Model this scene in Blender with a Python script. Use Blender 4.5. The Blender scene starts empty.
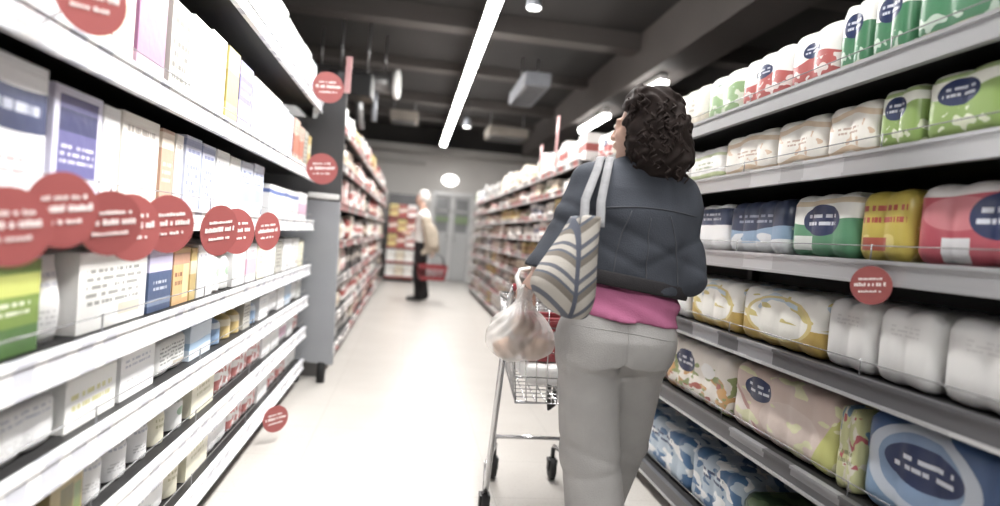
import bpy, math, random
import numpy as np
from mathutils import Matrix, Vector
random.seed(7)
S = bpy.context.scene
COL = S.collection

# ------------------------------------------------------------------ camera
F_PX, ROLL, VP, CAM_H = 620.0, 4.5, (412.0, 230.0), 1.16
_d = np.array([(VP[0]-500)/F_PX, (253-VP[1])/F_PX, 1.0]); _d /= np.linalg.norm(_d)
_r = math.radians(ROLL)
_up = np.array([math.sin(_r), math.cos(_r), 0.0]); _up -= _d*(_up@_d); _up /= np.linalg.norm(_up)
_x = np.cross(_up, _d)
_M = np.stack([_x, _d, _up], axis=1)          # rows: camera right, up, forward in the place's axes
cd = bpy.data.cameras.new('camera'); cam = bpy.data.objects.new('camera', cd); COL.objects.link(cam)
R, U, FW = (Vector(_M[i]) for i in range(3))
cam.matrix_world = Matrix(((R.x, U.x, -FW.x, 0), (R.y, U.y, -FW.y, 0), (R.z, U.z, -FW.z, CAM_H), (0, 0, 0, 1)))
cd.sensor_width = 36; cd.lens = F_PX*36/1000; cd.clip_start = 0.05
cd.dof.use_dof = True; cd.dof.focus_distance = 2.1; cd.dof.aperture_fstop = 1.1
S.camera = cam

# ------------------------------------------------------------------ world, exposure
w = bpy.data.worlds.new('store_air'); S.world = w; w.use_nodes = True
w.node_tree.nodes['Background'].inputs[0].default_value = (1.0, 0.98, 0.96, 1)
w.node_tree.nodes['Background'].inputs[1].default_value = 0.0
S.view_settings.view_transform = 'Standard'; S.view_settings.look = 'None'
S.view_settings.exposure = -0.17; S.view_settings.gamma = 1.0; S.view_settings.use_curve_mapping = False
LAMP = 41.0            # strength of the fluorescent tubes

def area(name, loc, size, size_y, power, rot=(0, 0, 0), color=(1, .98, .96)):
    l = bpy.data.lights.new(name, 'AREA'); l.shape = 'RECTANGLE'; l.size = size; l.size_y = size_y
    l.energy = power; l.color = color
    o = bpy.data.objects.new(name, l); o.location = loc; o.rotation_euler = rot; COL.objects.link(o); return o
area('added_left_fill', (0.62, 2.3, 3.3), 0.35, 3.2, 135, (0, math.radians(30), 0)).data.spread = math.radians(90)  # added fill without a fixture, brightens the left shelves and left floor
area('aisle_lamp_light', (0.525, 8.6, 3.015), 0.09, 9.0, 330)
area('added_rear_fill', (0.2, -1.6, 2.9), 2.6, 0.4, 95, (math.radians(38), 0, 0))  # unseen fill added behind the camera for backs and the near floor

# ------------------------------------------------------------------ materials
def lin(c):
    g = .3*c[0]+.59*c[1]+.11*c[2]; c = tuple(g+(v-g)*.74 for v in c)
    return tuple(((v/255)/12.92 if v/255 <= .04045 else ((v/255+.055)/1.055)**2.4) for v in c)+(1.0,)
class NT:
    def __init__(s, name):
        s.mat = bpy.data.materials.new(name); s.mat.use_nodes = True
        s.t = s.mat.node_tree; s.n = s.t.nodes; s.l = s.t.links; s.bsdf = s.n['Principled BSDF']
        s.co = None
    def m(s, op, a, b=None, c=None):
        n = s.n.new('ShaderNodeMath'); n.operation = op
        for i, v in enumerate((a, b, c)):
            if v is None: continue
            if isinstance(v, (int, float)): n.inputs[i].default_value = v
            else: s.l.new(v, n.inputs[i])
        return n.outputs[0]
    def coord(s, kind='Generated'):
        tc = s.n.new('ShaderNodeTexCoord'); sx = s.n.new('ShaderNodeSeparateXYZ')
        s.l.new(tc.outputs[kind], sx.inputs[0]); s.vec = tc.outputs[kind]
        s.X, s.Y, s.Z = sx.outputs; return s
    def noise(s, scale, detail=2, vec=None, rough=.5):
        n = s.n.new('ShaderNodeTexNoise'); n.inputs['Scale'].default_value = scale
        n.inputs['Detail'].default_value = detail; n.inputs['Roughness'].default_value = rough
        s.l.new(vec or s.vec, n.inputs['Vector']); return n.outputs['Fac']
    def rgb(s, c):
        n = s.n.new('ShaderNodeRGB'); n.outputs[0].default_value = lin(c); return n.outputs[0]
    def mix(s, fac, a, b):
        n = s.n.new('ShaderNodeMix'); n.data_type = 'RGBA'
        if isinstance(fac, (int, float)): n.inputs[0].default_value = fac
        else: s.l.new(fac, n.inputs[0])
        s.l.new(a, n.inputs[6]); s.l.new(b, n.inputs[7]); return n.outputs[2]
    def between(s, v, a, b):
        return s.m('MULTIPLY', s.m('GREATER_THAN', v, a), s.m('LESS_THAN', v, b))
    def bump(s, h, strength=.2, dist=.01):
        b = s.n.new('ShaderNodeBump'); b.inputs['Strength'].default_value = strength
        b.inputs['Distance'].default_value = dist
        s.l.new(h, b.inputs['Height']); s.l.new(b.outputs[0], s.bsdf.inputs['Normal'])
    def done(s, col, rough=.5, metal=0.0, spec=.5):
        if isinstance(col, tuple): col = s.rgb(col)
        s.l.new(col, s.bsdf.inputs['Base Color'])
        s.bsdf.inputs['Roughness'].default_value = rough; s.bsdf.inputs['Metallic'].default_value = metal
        s.bsdf.inputs['Specular IOR Level'].default_value = spec
        return s.mat
def rail_mat(name, base, labels, step, rough, metal, share=.6):
    t = NT(name).coord('Object'); u = t.m('DIVIDE', t.Y, step); col = t.rgb(base)
    cell = t.m('FLOOR', u); fr = t.m('FRACT', u)
    wn = t.n.new('ShaderNodeTexWhiteNoise'); wn.noise_dimensions = '2D'; cv = t.n.new('ShaderNodeCombineXYZ')
    t.l.new(cell, cv.inputs[0]); t.l.new(t.m('FLOOR', t.m('MULTIPLY', t.Z, 8.0)), cv.inputs[1]); t.l.new(cv.outputs[0], wn.inputs['Vector'])
    m = t.m('MULTIPLY', t.between(fr, .12, .72), t.m('LESS_THAN', wn.outputs['Value'], share))
    for i, c in enumerate(labels):
        mm = m if i == 0 else t.m('MULTIPLY', m, t.m('LESS_THAN', wn.outputs['Value'], share*(1-i/len(labels))))
        col = t.mix(mm, col, t.rgb(c))
    return t.done(col, rough, metal)
def plain(name, c, rough=.5, metal=0.0, vary=.12, scale=9, bump=0.0):
    t = NT(name).coord('Object')
    n = t.noise(scale, 3)
    dark = tuple(max(0, int(v*(1-vary))) for v in c)
    col = t.mix(n, t.rgb(dark), t.rgb(tuple(min(255, int(v*(1+vary*.3))) for v in c)))
    if bump: t.bump(t.noise(scale*6, 3), bump)
    return t.done(col, rough, metal)
def emit(name, c, strength):
    t = NT(name); t.bsdf.inputs['Emission Color'].default_value = lin(c)
    t.bsdf.inputs['Emission Strength'].default_value = strength
    return t.done((230, 230, 230), .4)
def wrap(name, base, layers, rough=.32):
    """printed wrapper: base colour and a list of printed shapes in the pack's own 0..1 frame"""
    t = NT(name).coord('Generated'); col = t.rgb(base)
    X, Z = t.X, t.Z
    for L in layers:
        k = L[0]
        if k == 'band':                                # z0 z1 colour [wave, freq]
            amp = L[4] if len(L) > 4 else 0; fr = L[5] if len(L) > 5 else 6
            z = t.m('ADD', Z, t.m('MULTIPLY', t.m('SINE', t.m('MULTIPLY', X, fr)), amp)) if amp else Z
            m = t.between(z, L[1], L[2]); c = L[3]
        elif k == 'rect':                              # x0 x1 z0 z1 colour
            m = t.m('MULTIPLY', t.between(X, L[1], L[2]), t.between(Z, L[3], L[4])); c = L[5]
        elif k in ('oval', 'ring'):                    # cx cz rx rz colour [inner]
            dx = t.m('DIVIDE', t.m('SUBTRACT', X, L[1]), L[3]); dz = t.m('DIVIDE', t.m('SUBTRACT', Z, L[2]), L[4])
            q = t.m('ADD', t.m('MULTIPLY', dx, dx), t.m('MULTIPLY', dz, dz))
            m = t.m('LESS_THAN', q, 1.0); c = L[5]
            if k == 'ring': m = t.m('MULTIPLY', m, t.m('GREATER_THAN', q, L[6]))
        elif k == 'lines':                             # x0 x1 z0 z1 colour rows: unreadable small print
            row = t.m('MULTIPLY', t.m('SUBTRACT', Z, L[3]), L[6]/(L[4]-L[3]))
            on = t.between(t.m('FRACT', row), .28, .75)
            cv = t.n.new('ShaderNodeCombineXYZ'); t.l.new(t.m('MULTIPLY', X, 22.0), cv.inputs[0])
            t.l.new(t.m('MULTIPLY', t.m('FLOOR', row), 7.3), cv.inputs[2])
            ns = t.noise(1.0, 0, cv.outputs[0])
            m = t.m('MULTIPLY', t.m('MULTIPLY', on, t.m('GREATER_THAN', ns, .44)),
                    t.m('MULTIPLY', t.between(X, L[1], L[2]), t.between(Z, L[3], L[4]))); c = L[5]
        elif k == 'patch':                             # blotchy flowers or leaves: scale threshold colour z0 z1
            cv = t.n.new('ShaderNodeVectorMath'); cv.operation = 'ADD'
            t.l.new(t.vec, cv.inputs[0]); cv.inputs[1].default_value = (L[2]*17, L[1], 0)
            m = t.m('MULTIPLY', t.m('GREATER_THAN', t.noise(L[1], 1, cv.outputs[0]), L[2]), t.between(Z, L[4], L[5])); c = L[3]
        elif k == 'diag':                              # diagonal field: x + slope*z between a and b
            v = t.m('ADD', X, t.m('MULTIPLY', Z, L[1])); m = t.between(v, L[2], L[3]); c = L[4]
        col = t.mix(m, col, t.rgb(c))
    t.coord('Object'); t.bump(t.noise(38, 3), .18, .006)
    return t.done(col, rough)

M = {}
M['shelf_black'] = plain('shelf_black', (30, 29, 30), .55)
M['shelf_grey'] = plain('shelf_grey', (92, 92, 95), .4, .3)
M['rail_silver'] = rail_mat('rail_silver', (186, 187, 190), [(204, 205, 208)], .31, .32, .45, .3)
M['rail_white'] = rail_mat('rail_white', (238, 238, 240), [(196, 198, 210), (216, 218, 226)], .11, .4, 0, .75)
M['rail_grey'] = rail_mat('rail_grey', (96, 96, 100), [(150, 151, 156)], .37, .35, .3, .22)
M['rail_red'] = rail_mat('rail_red', (132, 128, 128), [(178, 78, 74), (226, 222, 218)], .24, .45, 0, .7)
M['wire'] = plain('wire', (150, 150, 152), .3, .8)
M['dark_wire'] = plain('dark_wire', (44, 44, 46), .4, .5)
M['panel_grey'] = plain('panel_grey', (150, 154, 160), .55, .1, .08, 5)
M['panel_dark'] = plain('panel_dark', (70, 70, 73), .6, 0, .1, 5)
M['red_tag'] = plain('red_tag', (168, 74, 72), .45, 0, .08)
M['tag_print'] = plain('tag_print', (240, 225, 222), .5, 0, .03)
M['pink_card'] = plain('pink_card', (216, 150, 150), .55)
M['white_plastic'] = plain('white_plastic', (232, 232, 230), .35, 0, .04)
M['black_rubber'] = plain('black_rubber', (24, 24, 25), .7)
M['black_plastic'] = plain('black_plastic', (34, 34, 36), .45)
M['chrome'] = plain('chrome', (196, 196, 198), .22, .9, .05)
M['red_plastic'] = plain('red_plastic', (158, 44, 52), .4, 0, .1)
M['clear_strip'] = plain('clear_strip', (215, 215, 218), .3)
M['wall_paint'] = plain('wall_paint', (204, 200, 196), .85, 0, .06, 1.5, .05)
M['wall_dark'] = plain('wall_dark', (64, 61, 60), .9, 0, .1, 1.5, .05)
M['ceiling_black'] = plain('ceiling_black', (56, 52, 51), .9, 0, .2, .8, .1)
M['beam_brown'] = plain('beam_brown', (84, 77, 74), .8, 0, .12, 2)
M['beam_pale'] = plain('beam_pale', (176, 172, 168), .7, 0, .08, 2)
M['duct_grey'] = plain('duct_grey', (140, 140, 142), .35, .7, .1)
M['vent_blue'] = plain('vent_blue', (150, 154, 164), .5, .2)
M['vent_beige'] = plain('vent_beige', (150, 140, 130), .6)
M['door_grey'] = plain('door_grey', (176, 177, 178), .5, .1, .05, 2)
M['door_frame'] = plain('door_frame', (205, 205, 205), .4, .2, .05)
M['sign_green'] = plain('sign_green', (132, 156, 112), .6)
M['kick_grey'] = plain('kick_grey', (110, 108, 106), .6)
M['skin'] = plain('skin', (206, 160, 138), .55, 0, .08, 14)
M['tube_glow'] = emit('tube_glow', (255, 252, 246), LAMP)
M['lamp_glow'] = emit('lamp_glow', (255, 252, 246), 6.0)
def floor_mat():
    t = NT('floor_tiles').coord('Object')
    fx = t.m('FRACT', t.m('DIVIDE', t.X, .45)); fy = t.m('FRACT', t.m('DIVIDE', t.Y, .45))
    g = t.m('MAXIMUM', t.m('LESS_THAN', fx, .012), t.m('LESS_THAN', fy, .012))
    c = t.mix(t.noise(2.2, 4), t.rgb((176, 170, 163)), t.rgb((196, 191, 184)))
    c = t.mix(t.m('MULTIPLY', t.m('GREATER_THAN', t.noise(85, 2), .62), .35), c, t.rgb((160, 152, 144)))
    c = t.mix(t.m('MULTIPLY', g, .45), c, t.rgb((150, 145, 138)))
    return t.done(c, .3, 0, .5)
def glass_mat():
    t = NT('door_glass'); t.bsdf.inputs['Transmission Weight'].default_value = .0
    t.bsdf.inputs['Alpha'].default_value = .75
    return t.done((150, 152, 154), .12)
M['floor'] = floor_mat(); M['glass'] = glass_mat()

# ------------------------------------------------------------------ mesh helpers
class MB:
    def __init__(s): s.v = []; s.f = []; s.mi = []; s.sm = []
    def add(s, vs, fs, mi=0, smooth=False):
        b = len(s.v); s.v += [tuple(p) for p in vs]
        for f in fs: s.f.append([b+i for i in f]); s.mi.append(mi); s.sm.append(smooth)
        return s
    def box(s, lo, hi, mi=0, mat=None):
        x0, y0, z0 = lo; x1, y1, z1 = hi
        vs = [(x0, y0, z0), (x1, y0, z0), (x1, y1, z0), (x0, y1, z0), (x0, y0, z1), (x1, y0, z1), (x1, y1, z1), (x0, y1, z1)]
        if mat is not None: vs = [tuple(mat @ Vector(p)) for p in vs]
        return s.add(vs, [(0, 3, 2, 1), (4, 5, 6, 7), (0, 1, 5, 4), (1, 2, 6, 5), (2, 3, 7, 6), (3, 0, 4, 7)], mi)
    def tube(s, pts, r, mi=0, n=8, caps=True, closed=False):
        pts = [Vector(p) for p in pts]; k = len(pts); rs = r if isinstance(r, (list, tuple)) else [r]*k
        vs = []; prev = None
        for i, p in enumerate(pts):
            if closed: t = pts[(i+1) % k]-pts[i-1]
            else: t = pts[min(i+1, k-1)]-pts[max(i-1, 0)]
            t.normalize()
            if prev is None: a = t.cross(Vector((0, 0, 1)) if abs(t.z) < .9 else Vector((1, 0, 0)))
            else: a = prev-t*prev.dot(t)
            a.normalize(); prev = a; b = t.cross(a)
            for j in range(n):
                q = 2*math.pi*j/n; vs.append(p+(a*math.cos(q)+b*math.sin(q))*rs[i])
        fs = []
        for i in range(k if closed else k-1):
            i2 = (i+1) % k
            for j in range(n): fs.append((i*n+j, i*n+(j+1) % n, i2*n+(j+1) % n, i2*n+j))
        if caps and not closed: fs += [tuple(range(n-1, -1, -1)), tuple((k-1)*n+j for j in range(n))]
        return s.add(vs, fs, mi, True)
    def lathe(s, prof, mi=0, n=20, sx=1, sy=1, at=(0, 0, 0)):
        vs = []; fs = []; k = len(prof)
        for r, z in prof:
            for j in range(n):
                q = 2*math.pi*j/n; vs.append((at[0]+r*sx*math.cos(q), at[1]+r*sy*math.sin(q), at[2]+z))
        for i in range(k-1):
            for j in range(n): fs.append((i*n+j, i*n+(j+1) % n, (i+1)*n+(j+1) % n, (i+1)*n+j))
        fs += [tuple(range(n-1, -1, -1)), tuple((k-1)*n+j for j in range(n))]
        return s.add(vs, fs, mi, True)
    def disc(s, c, nrm, r, th, mi=0, n=28, ry=None):
        nrm = Vector(nrm).normalized(); a = nrm.cross(Vector((0, 0, 1)) if abs(nrm.z) < .9 else Vector((1, 0, 0))).normalized()
        b = nrm.cross(a); c = Vector(c); ry = ry or r; vs = []
        for h in (-th/2, th/2):
            for j in range(n):
                q = 2*math.pi*j/n; vs.append(c+nrm*h+a*math.cos(q)*r+b*math.sin(q)*ry)
        fs = [(j, (j+1) % n, n+(j+1) % n, n+j) for j in range(n)]+[tuple(range(n-1, -1, -1)), tuple(range(n, 2*n))]
        return s.add(vs, fs, mi)
    def build(s, name, mats, parent=None, loc=(0, 0, 0), rot=0, bevel=0, sub=0):
        me = bpy.data.meshes.new(name); me.from_pydata(s.v, [], s.f)
        mats = mats if isinstance(mats, list) else [mats]
        for m in mats: me.materials.append(M[m] if isinstance(m, str) else m)
        me.polygons.foreach_set('material_index', s.mi); me.polygons.foreach_set('use_smooth', s.sm); me.update()
        o = bpy.data.objects.new(name, me); COL.objects.link(o); o.location = loc; o.rotation_euler[2] = rot
        if parent: o.parent = parent
        if bevel:
            b = o.modifiers.new('edge', 'BEVEL'); b.width = bevel; b.segments = 2; b.limit_method = 'ANGLE'
        if sub:
            b = o.modifiers.new('soft', 'SUBSURF'); b.levels = sub; b.render_levels = sub
        return o
def tag(o, label, cat, group=None):
    o['label'] = label; o['category'] = cat
    if group: o['group'] = group
    return o
def struct(o): o['kind'] = 'structure'; return o
def empty(name, loc=(0, 0, 0), rot=0):
    o = bpy.data.objects.new(name, None); o.empty_display_size = .05; COL.objects.link(o)
    o.location = loc; o.rotation_euler[2] = rot; return o
def copy_tree(o, parent=None):
    c = o.copy(); COL.objects.link(c)
    if parent: c.parent = parent
    for ch in list(o.children): copy_tree(ch, c)
    return c
def B(name, lo, hi, mats, parent=None, bevel=0): return MB().box(lo, hi).build(name, mats, parent, bevel=bevel)

# ------------------------------------------------------------------ room
X0, X1, Y0, Y1, ZC = -4.2, 5.6, -3.2, 15.0, 3.62
struct(B('floor', (X0-.2, Y0-.2, -.12), (X1+.2, Y1+.2, 0), 'floor'))
struct(B('ceiling', (X0-.2, Y0-.2, ZC), (X1+.2, Y1+.2, ZC+.15), 'ceiling_black'))
struct(B('wall_left', (X0-.2, Y0, 0), (X0, Y1, ZC), 'wall_dark'))
struct(B('wall_right', (X1, Y0, 0), (X1+.2, Y1, ZC), 'wall_dark'))
struct(B('wall_front', (X0, Y0-.2, 0), (X1, Y0, ZC), 'wall_dark'))
wb = MB()
wb.box((X0, Y1, 0), (.42, Y1+.2, 3.0)).box((1.42, Y1, 0), (X1, Y1+.2, 3.0)).box((.42, Y1, 2.14), (1.42, Y1+.2, 3.0)).box((X0, Y1, 3.0), (X1, Y1+.2, ZC), 1)
struct(wb.build('wall_back', ['wall_paint', 'wall_dark']))
# header beam and pipe along the back wall
struct(B('trim_1', (X0, Y1-.5, 2.98), (X1, Y1, 3.13), 'beam_pale'))
struct(B('trim_2', (X0, Y1-.12, 2.72), (.2, Y1, 2.80), 'beam_pale'))
# ceiling beams
for i, (y, zz) in enumerate(((3.3, .16), (5.2, .12), (7.0, .2), (9.2, .12), (11.4, .16), (13.2, .12))):
    struct(B('ceiling_beam', (X0, y-.12, ZC-zz), (X1, y+.12, ZC), 'beam_brown'))
struct(B('ceiling_beam', (2.42, Y0, 3.10), (2.86, Y1-.5, ZC), 'beam_brown'))
# double door in the back wall
d = empty('door_1', (.92, Y1+.02, 0)); struct(d)
fr = MB(); fr.box((-.5, -.06, 0), (-.44, .08, 2.14)).box((.44, -.06, 0), (.5, .08, 2.14)).box((-.44, -.06, 2.06), (.44, .08, 2.14)).box((-.03, -.06, 0), (.03, .06, 2.06))
fr.build('door_frame', 'door_frame', d)
for s in (-1, 1):
    lf = MB(); a, b = (.04, .43) if s > 0 else (-.43, -.04)
    lf.box((a, -.02, .02), (b, .03, 1.18)).box((a, -.02, 1.66), (b, .03, 1.72)).box((a, -.02, 1.98), (b, .03, 2.05)).box((a, -.02, 1.18), (a+.05, .03, 1.98)).box((b-.05, -.02, 1.18), (b, .03, 1.98))
    leaf = lf.build('door_leaf', 'door_grey', d)
    B('door_glass', (a+.05, 0, 1.72), (b-.05, .01, 1.98), 'glass', leaf); B('door_glass', (a+.05, 0, 1.18), (b-.05, .01, 1.66), 'glass', leaf)
    MB().tube([(-.06*s*-1+s*.03, -.05, .95), (s*.09, -.05, 1.12)], .012).build('door_handle', 'chrome', leaf)
    B('door_notice', (a+.04, -.032, 1.40 if s > 0 else 1.42), (b-.03, -.022, 1.58 if s > 0 else 1.54), 'sign_green', leaf)
dv = struct(B('wall_beyond_door', (.2, Y1+.9, 0), (1.7, Y1+1.0, 2.4), 'wall_paint'))

# ------------------------------------------------------------------ lamps
def linear_lamp(x, ya, yb, label, z=3.05):
    t = empty('linear_ceiling_lamp', (x, ya, z)); tag(t, label, 'lamp')
    L = yb-ya; h = MB(); h.box((-.045, 0, .03), (.045, L, .10))
    h.build('lamp_housing', 'white_plastic', t, bevel=.006)
    prof = [(-.05, .03), (-.05, -.005), (-.03, -.028), (.03, -.028), (.05, -.005), (.05, .03)]
    vs = [(px, y, pz) for y in (0.0, L) for px, pz in prof]; n = len(prof)
    MB().add(vs, [(j, (j+1) % n, n+(j+1) % n, n+j) for j in range(n)]+[tuple(range(n-1, -1, -1)), tuple(range(n, 2*n))]).build('lamp_diffuser', 'tube_glow', t)
    y = .4
    while y < L:
        MB().tube([(0, y, .10), (0, y, ZC-z)], .006).build('suspension_rod', 'wire', t); y += 2.4
    return t
linear_lamp(.525, -.5, 13.55, 'long continuous fluorescent light strip hanging above the aisle')
linear_lamp(2.58, 6.5, 7.3, 'white fluorescent lamp under the brown beam right above the woman\'s hair', 2.98)
linear_lamp(2.58, 8.5, 9.8, 'white fluorescent lamp beyond the right shelves, left of the woman\'s face', 2.98)
def hanging_spot(x, y, z, label):
    t = empty('hanging_spotlight', (x, y, z)); tag(t, label, 'lamp')
    MB().lathe([(.02, .16), (.05, .14), (.065, .02), (.07, 0), (.06, 0)]).build('lamp_shade', 'vent_blue', t)
    MB().disc((0, 0, -.004), (0, 0, 1), .058, .008).build('bulb', 'lamp_glow', t)
    MB().tube([(0, 0, .16), (0, 0, ZC-z)], .008).build('cord', 'black_plastic', t)
hanging_spot(.86, 5.15, 3.09, 'round spotlight hanging right of the light strip near the top edge')
hanging_spot(.80, 10.8, 3.02, 'small round spotlight hanging beside the far end of the light strip')
t = empty('wall_lamp', (.81, Y1, 2.42)); tag(t, 'white oval lamp glowing on the back wall above the double door', 'lamp')
MB().disc((0, -.03, 0), (0, 1, 0), .21, .06, ry=.15).build('lamp_base', 'white_plastic', t, bevel=.01)
MB().disc((0, -.08, 0), (0, 1, 0), .19, .06, ry=.13).build('lamp_diffuser', 'lamp_glow', t, bevel=.02)

# ------------------------------------------------------------------ things on the ceiling
def cassette(x, y, z, sx, sy, mat, label):
    t = empty('ceiling_vent', (x, y, z)); tag(t, label, 'vent')
    MB().box((-sx/2, -sy/2, 0), (sx/2, sy/2, .18)).build('housing', mat, t, bevel=.015)
    g = MB()
    for i in range(7):
        yy = -sy/2+.05+i*(sy-.1)/6; g.box((-sx/2+.05, yy-.012, -.015), (sx/2-.05, yy+.012, 0))
    g.box((-sx/2+.04, -.006, -.018), (-sx/2+.055, sy/2-.04, .002)).box((-sx/2+.04, -sy/2+.03, -.018), (-sx/2+.055, sy/2-.03, .002)).build('grille', 'duct_grey', t)
    for q in (-1, 1): MB().tube([(q*(sx/2-.06), 0, .18), (q*(sx/2-.06), 0, ZC-z)], .01).build('hanger', 'wire', t)
cassette(1.42, 8.4, 3.1, .34, 1.3, 'vent_blue', 'narrow blue-grey air vent box hanging right of the light strip')
cassette(1.62, 11.7, 3.02, .75, .7, 'vent_beige', 'square beige ceiling air unit above the far end of the right shelves')
cassette(-.30, 11.6, 3.12, .5, .5, 'vent_beige', 'small beige ceiling air unit left of the light strip')
t = empty('ventilation_duct', (-.9, 8.2, 3.02)); tag(t, 'silver ventilation duct with a round white end cap under the ceiling', 'duct')
dm = MB(); pts = [(-1.6+i*.19, 0, 0) for i in range(12)]; dm.tube(pts, [.13+(.008 if i % 2 else 0) for i in range(12)], n=20)
dm.build('duct_pipe', 'duct_grey', t)
MB().disc((.56, 0, 0), (1, -.15, 0), .19, .05).build('end_cap', 'white_plastic', t, bevel=.01)
MB().tube([(.1, 0, -.1), (.1, 0, -.35), (.14, .05, -.62)], .05, n=12).build('down_pipe', 'duct_grey', t)
MB().tube([(.3, 0, -.1), (.3, 0, -.5)], .035, n=12).build('down_pipe', 'vent_blue', t)
for xx in (-1.3, -.4, .4): MB().tube([(xx, 0, .12), (xx, 0, ZC-3.02)], .01).build('hanger', 'wire', t)
t = empty('ceiling_projector', (-.75, 7.4, 2.98)); tag(t, 'dark boxy fitting hanging below the silver ventilation duct', 'fitting')
MB().box((-.3, -.2, -.36), (.18, .2, -.1)).build('housing', 'black_plastic', t, bevel=.02)
for q in (-.2, .1): MB().tube([(q, 0, -.1), (q, 0, ZC-2.98)], .012).build('hanger', 'wire', t)

# ------------------------------------------------------------------ shelving
def gondola(label, side, xf, ya, yb, depth, levels, ztop, rail, railh=.05, th=.03, lips=True, base=.1):
    """side +1: stands on the right, front at x=xf facing -X"""
    t = empty('shelving_unit', (xf+side*depth, (ya+yb)/2, 0)); tag(t, label, 'shelves')
    ox, oy = xf+side*depth, (ya+yb)/2
    def bx(a, b, y0, y1, z0, z1):                     # a,b: distance behind the front edge
        p, q = sorted((xf+side*a-ox, xf+side*b-ox)); return (p, y0-oy, z0), (q, y1-oy, z1)
    MB().box(*bx(depth-.02, depth+.02, ya, yb, 0, ztop)).build('back_panel', 'shelf_black', t)
    MB().box(*bx(.06, depth, ya+.01, yb-.01, 0, base)).build('base_plinth', 'kick_grey', t)
    n = max(1, round((yb-ya)/1.33))
    for i in range(n+1):
        y = ya+(yb-ya)*i/n; y = min(max(y, ya+.02), yb-.02)
        MB().box(*bx(depth-.06, depth-.02, y-.02, y+.02, 0, ztop+.02)).build('upright', 'shelf_grey', t)
    for z in levels:
        sh = MB().box(*bx(.012, depth-.02, ya+.003, yb-.003, z-th, z)).build('shelf', 'shelf_black', t)
        rl = MB(); rl.box(*bx(-.004, .012, ya, yb, z-railh-.006, z+.006))
        rl.box(*bx(-.010, -.004, ya, yb, z-.004, z+.006)).box(*bx(-.010, -.004, ya, yb, z-railh-.006, z-railh+.004), 1 if side > 0 else 0)
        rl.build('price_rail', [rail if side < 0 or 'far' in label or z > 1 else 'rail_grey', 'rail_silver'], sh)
        if lips:
            lp = MB(); yy = ya+.03
            for hz in (.045,):
                p = bx(.014, .014, ya+.02, yb-.02, z+hz, z+hz)
                lp.tube([p[0], p[1]], .0018, n=6)
            k = max(2, int((yb-ya)/.66))
            for i in range(k+1):
                y = ya+.02+(yb-ya-.04)*i/k; p = bx(.014, .014, y, y, z, z+.05); lp.tube([p[0], p[1]], .002, n=6)
            lp.build('wire_stop', 'wire', sh)
    return t
RL = [1.735, 1.475, 1.175, .86, .525, .115]
LL = [1.985, 1.50, 1.165, .855, .635, .415, .185]
RX, LX = 1.22, -.69
gondola('tall black shelving unit on the right stocked with paper packs', 1, RX, .1, 4.35, .55, RL, 1.76, 'rail_silver', .052)
gondola('tall shelving unit on the left stocked with pale cartons and bottles', -1, LX, .1, 4.50, .5, LL, 2.3, 'rail_white', .058)
FR = [.15, .4, .6, .8, 1.0, 1.2, 1.4, 1.6, 1.8]
FL = [.15, .42, .72, 1.02, 1.32, 1.62, 1.9]
gondola('long shelving unit on the right side of the far aisle', 1, RX, 4.6, 12.8, .5, FR, 2.12, 'rail_red', .045, lips=False)
gondola('long shelving unit on the left side of the far aisle', -1, -.56, 4.78, 13.0, .5, FL, 2.12, 'rail_red', .045, lips=False)
# grey end panel standing between the two left units
t = empty('end_panel', (-.775, 4.62, 0)); tag(t, 'tall grey end panel sticking out between the two left shelving units', 'panel')
MB().add([(-.3, -.02, .17), (.28, -.02, .13), (.25, -.02, 1.32), (-.3, -.02, 1.32), (-.3, .02, .17), (.28, .02, .13), (.25, .02, 1.32), (-.3, .02, 1.32)],
         [(0, 1, 2, 3), (5, 4, 7, 6), (1, 5, 6, 2), (4, 0, 3, 7), (3, 2, 6, 7), (4, 5, 1, 0)]).build('lower_panel', 'panel_grey', t, bevel=.01)
MB().add([(-.3, -.015, 1.32), (.25, -.015, 1.32), (.235, -.015, 2.25), (.17, -.015, 2.25), (.04, -.015, 1.9), (-.3, -.015, 1.9), (-.3, .015, 1.32), (.25, .015, 1.32), (.235, .015, 2.25), (.17, .015, 2.25), (.04, .015, 1.9), (-.3, .015, 1.9)],
         [(0, 1, 2, 3, 4, 5), (11, 10, 9, 8, 7, 6), (1, 7, 8, 2), (2, 8, 9, 3), (3, 9, 10, 4), (4, 10, 11, 5), (5, 11, 6, 0), (0, 6, 7, 1)]).build('upper_panel', 'panel_dark', t)
MB().box((.02, -.03, 1.33), (.24, .0, 1.37)).build('joint_clip', 'white_plastic', t, bevel=.008)
for xx in (-.2, .2): MB().tube([(xx, 0, .15), (xx, 0, .0)], .03, n=12).build('foot', 'black_rubber', t)
MB().box((-.3, -.05, .0), (.05, .05, .12)).build('floor_bracket', 'black_plastic', t, bevel=.01)
MB().box((.215, -.03, 2.1), (.26, -.018, 2.36)).build('edge_card', 'pink_card', t, bevel=.004)
# pink promo posts over the far right unit
for i, (x, y, z0, z1, lab) in enumerate(((1.195, 5.35, 1.8, 2.26, 'taller pink promotional strip standing on the far right shelves by the woman\'s shoulder'),
                                       (1.195, 6.0, 1.8, 2.1, 'shorter pink promotional strip standing on the far right shelves'))):
    t = empty('promo_strip', (x, y, z0)); tag(t, lab, 'sign', 'pink promo strips')
    MB().box((-.005, -.035, .02), (.005, .035, z1-z0)).build('card', 'pink_card', t, bevel=.002)
    MB().tube([(0, 0, 0), (0, 0, z1-z0-.02)], .008).build('pole', 'wire', t)
    MB().box((-.005, -.02, -.03), (.0145, .02, .03)).build('clip', 'white_plastic', t)

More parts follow.
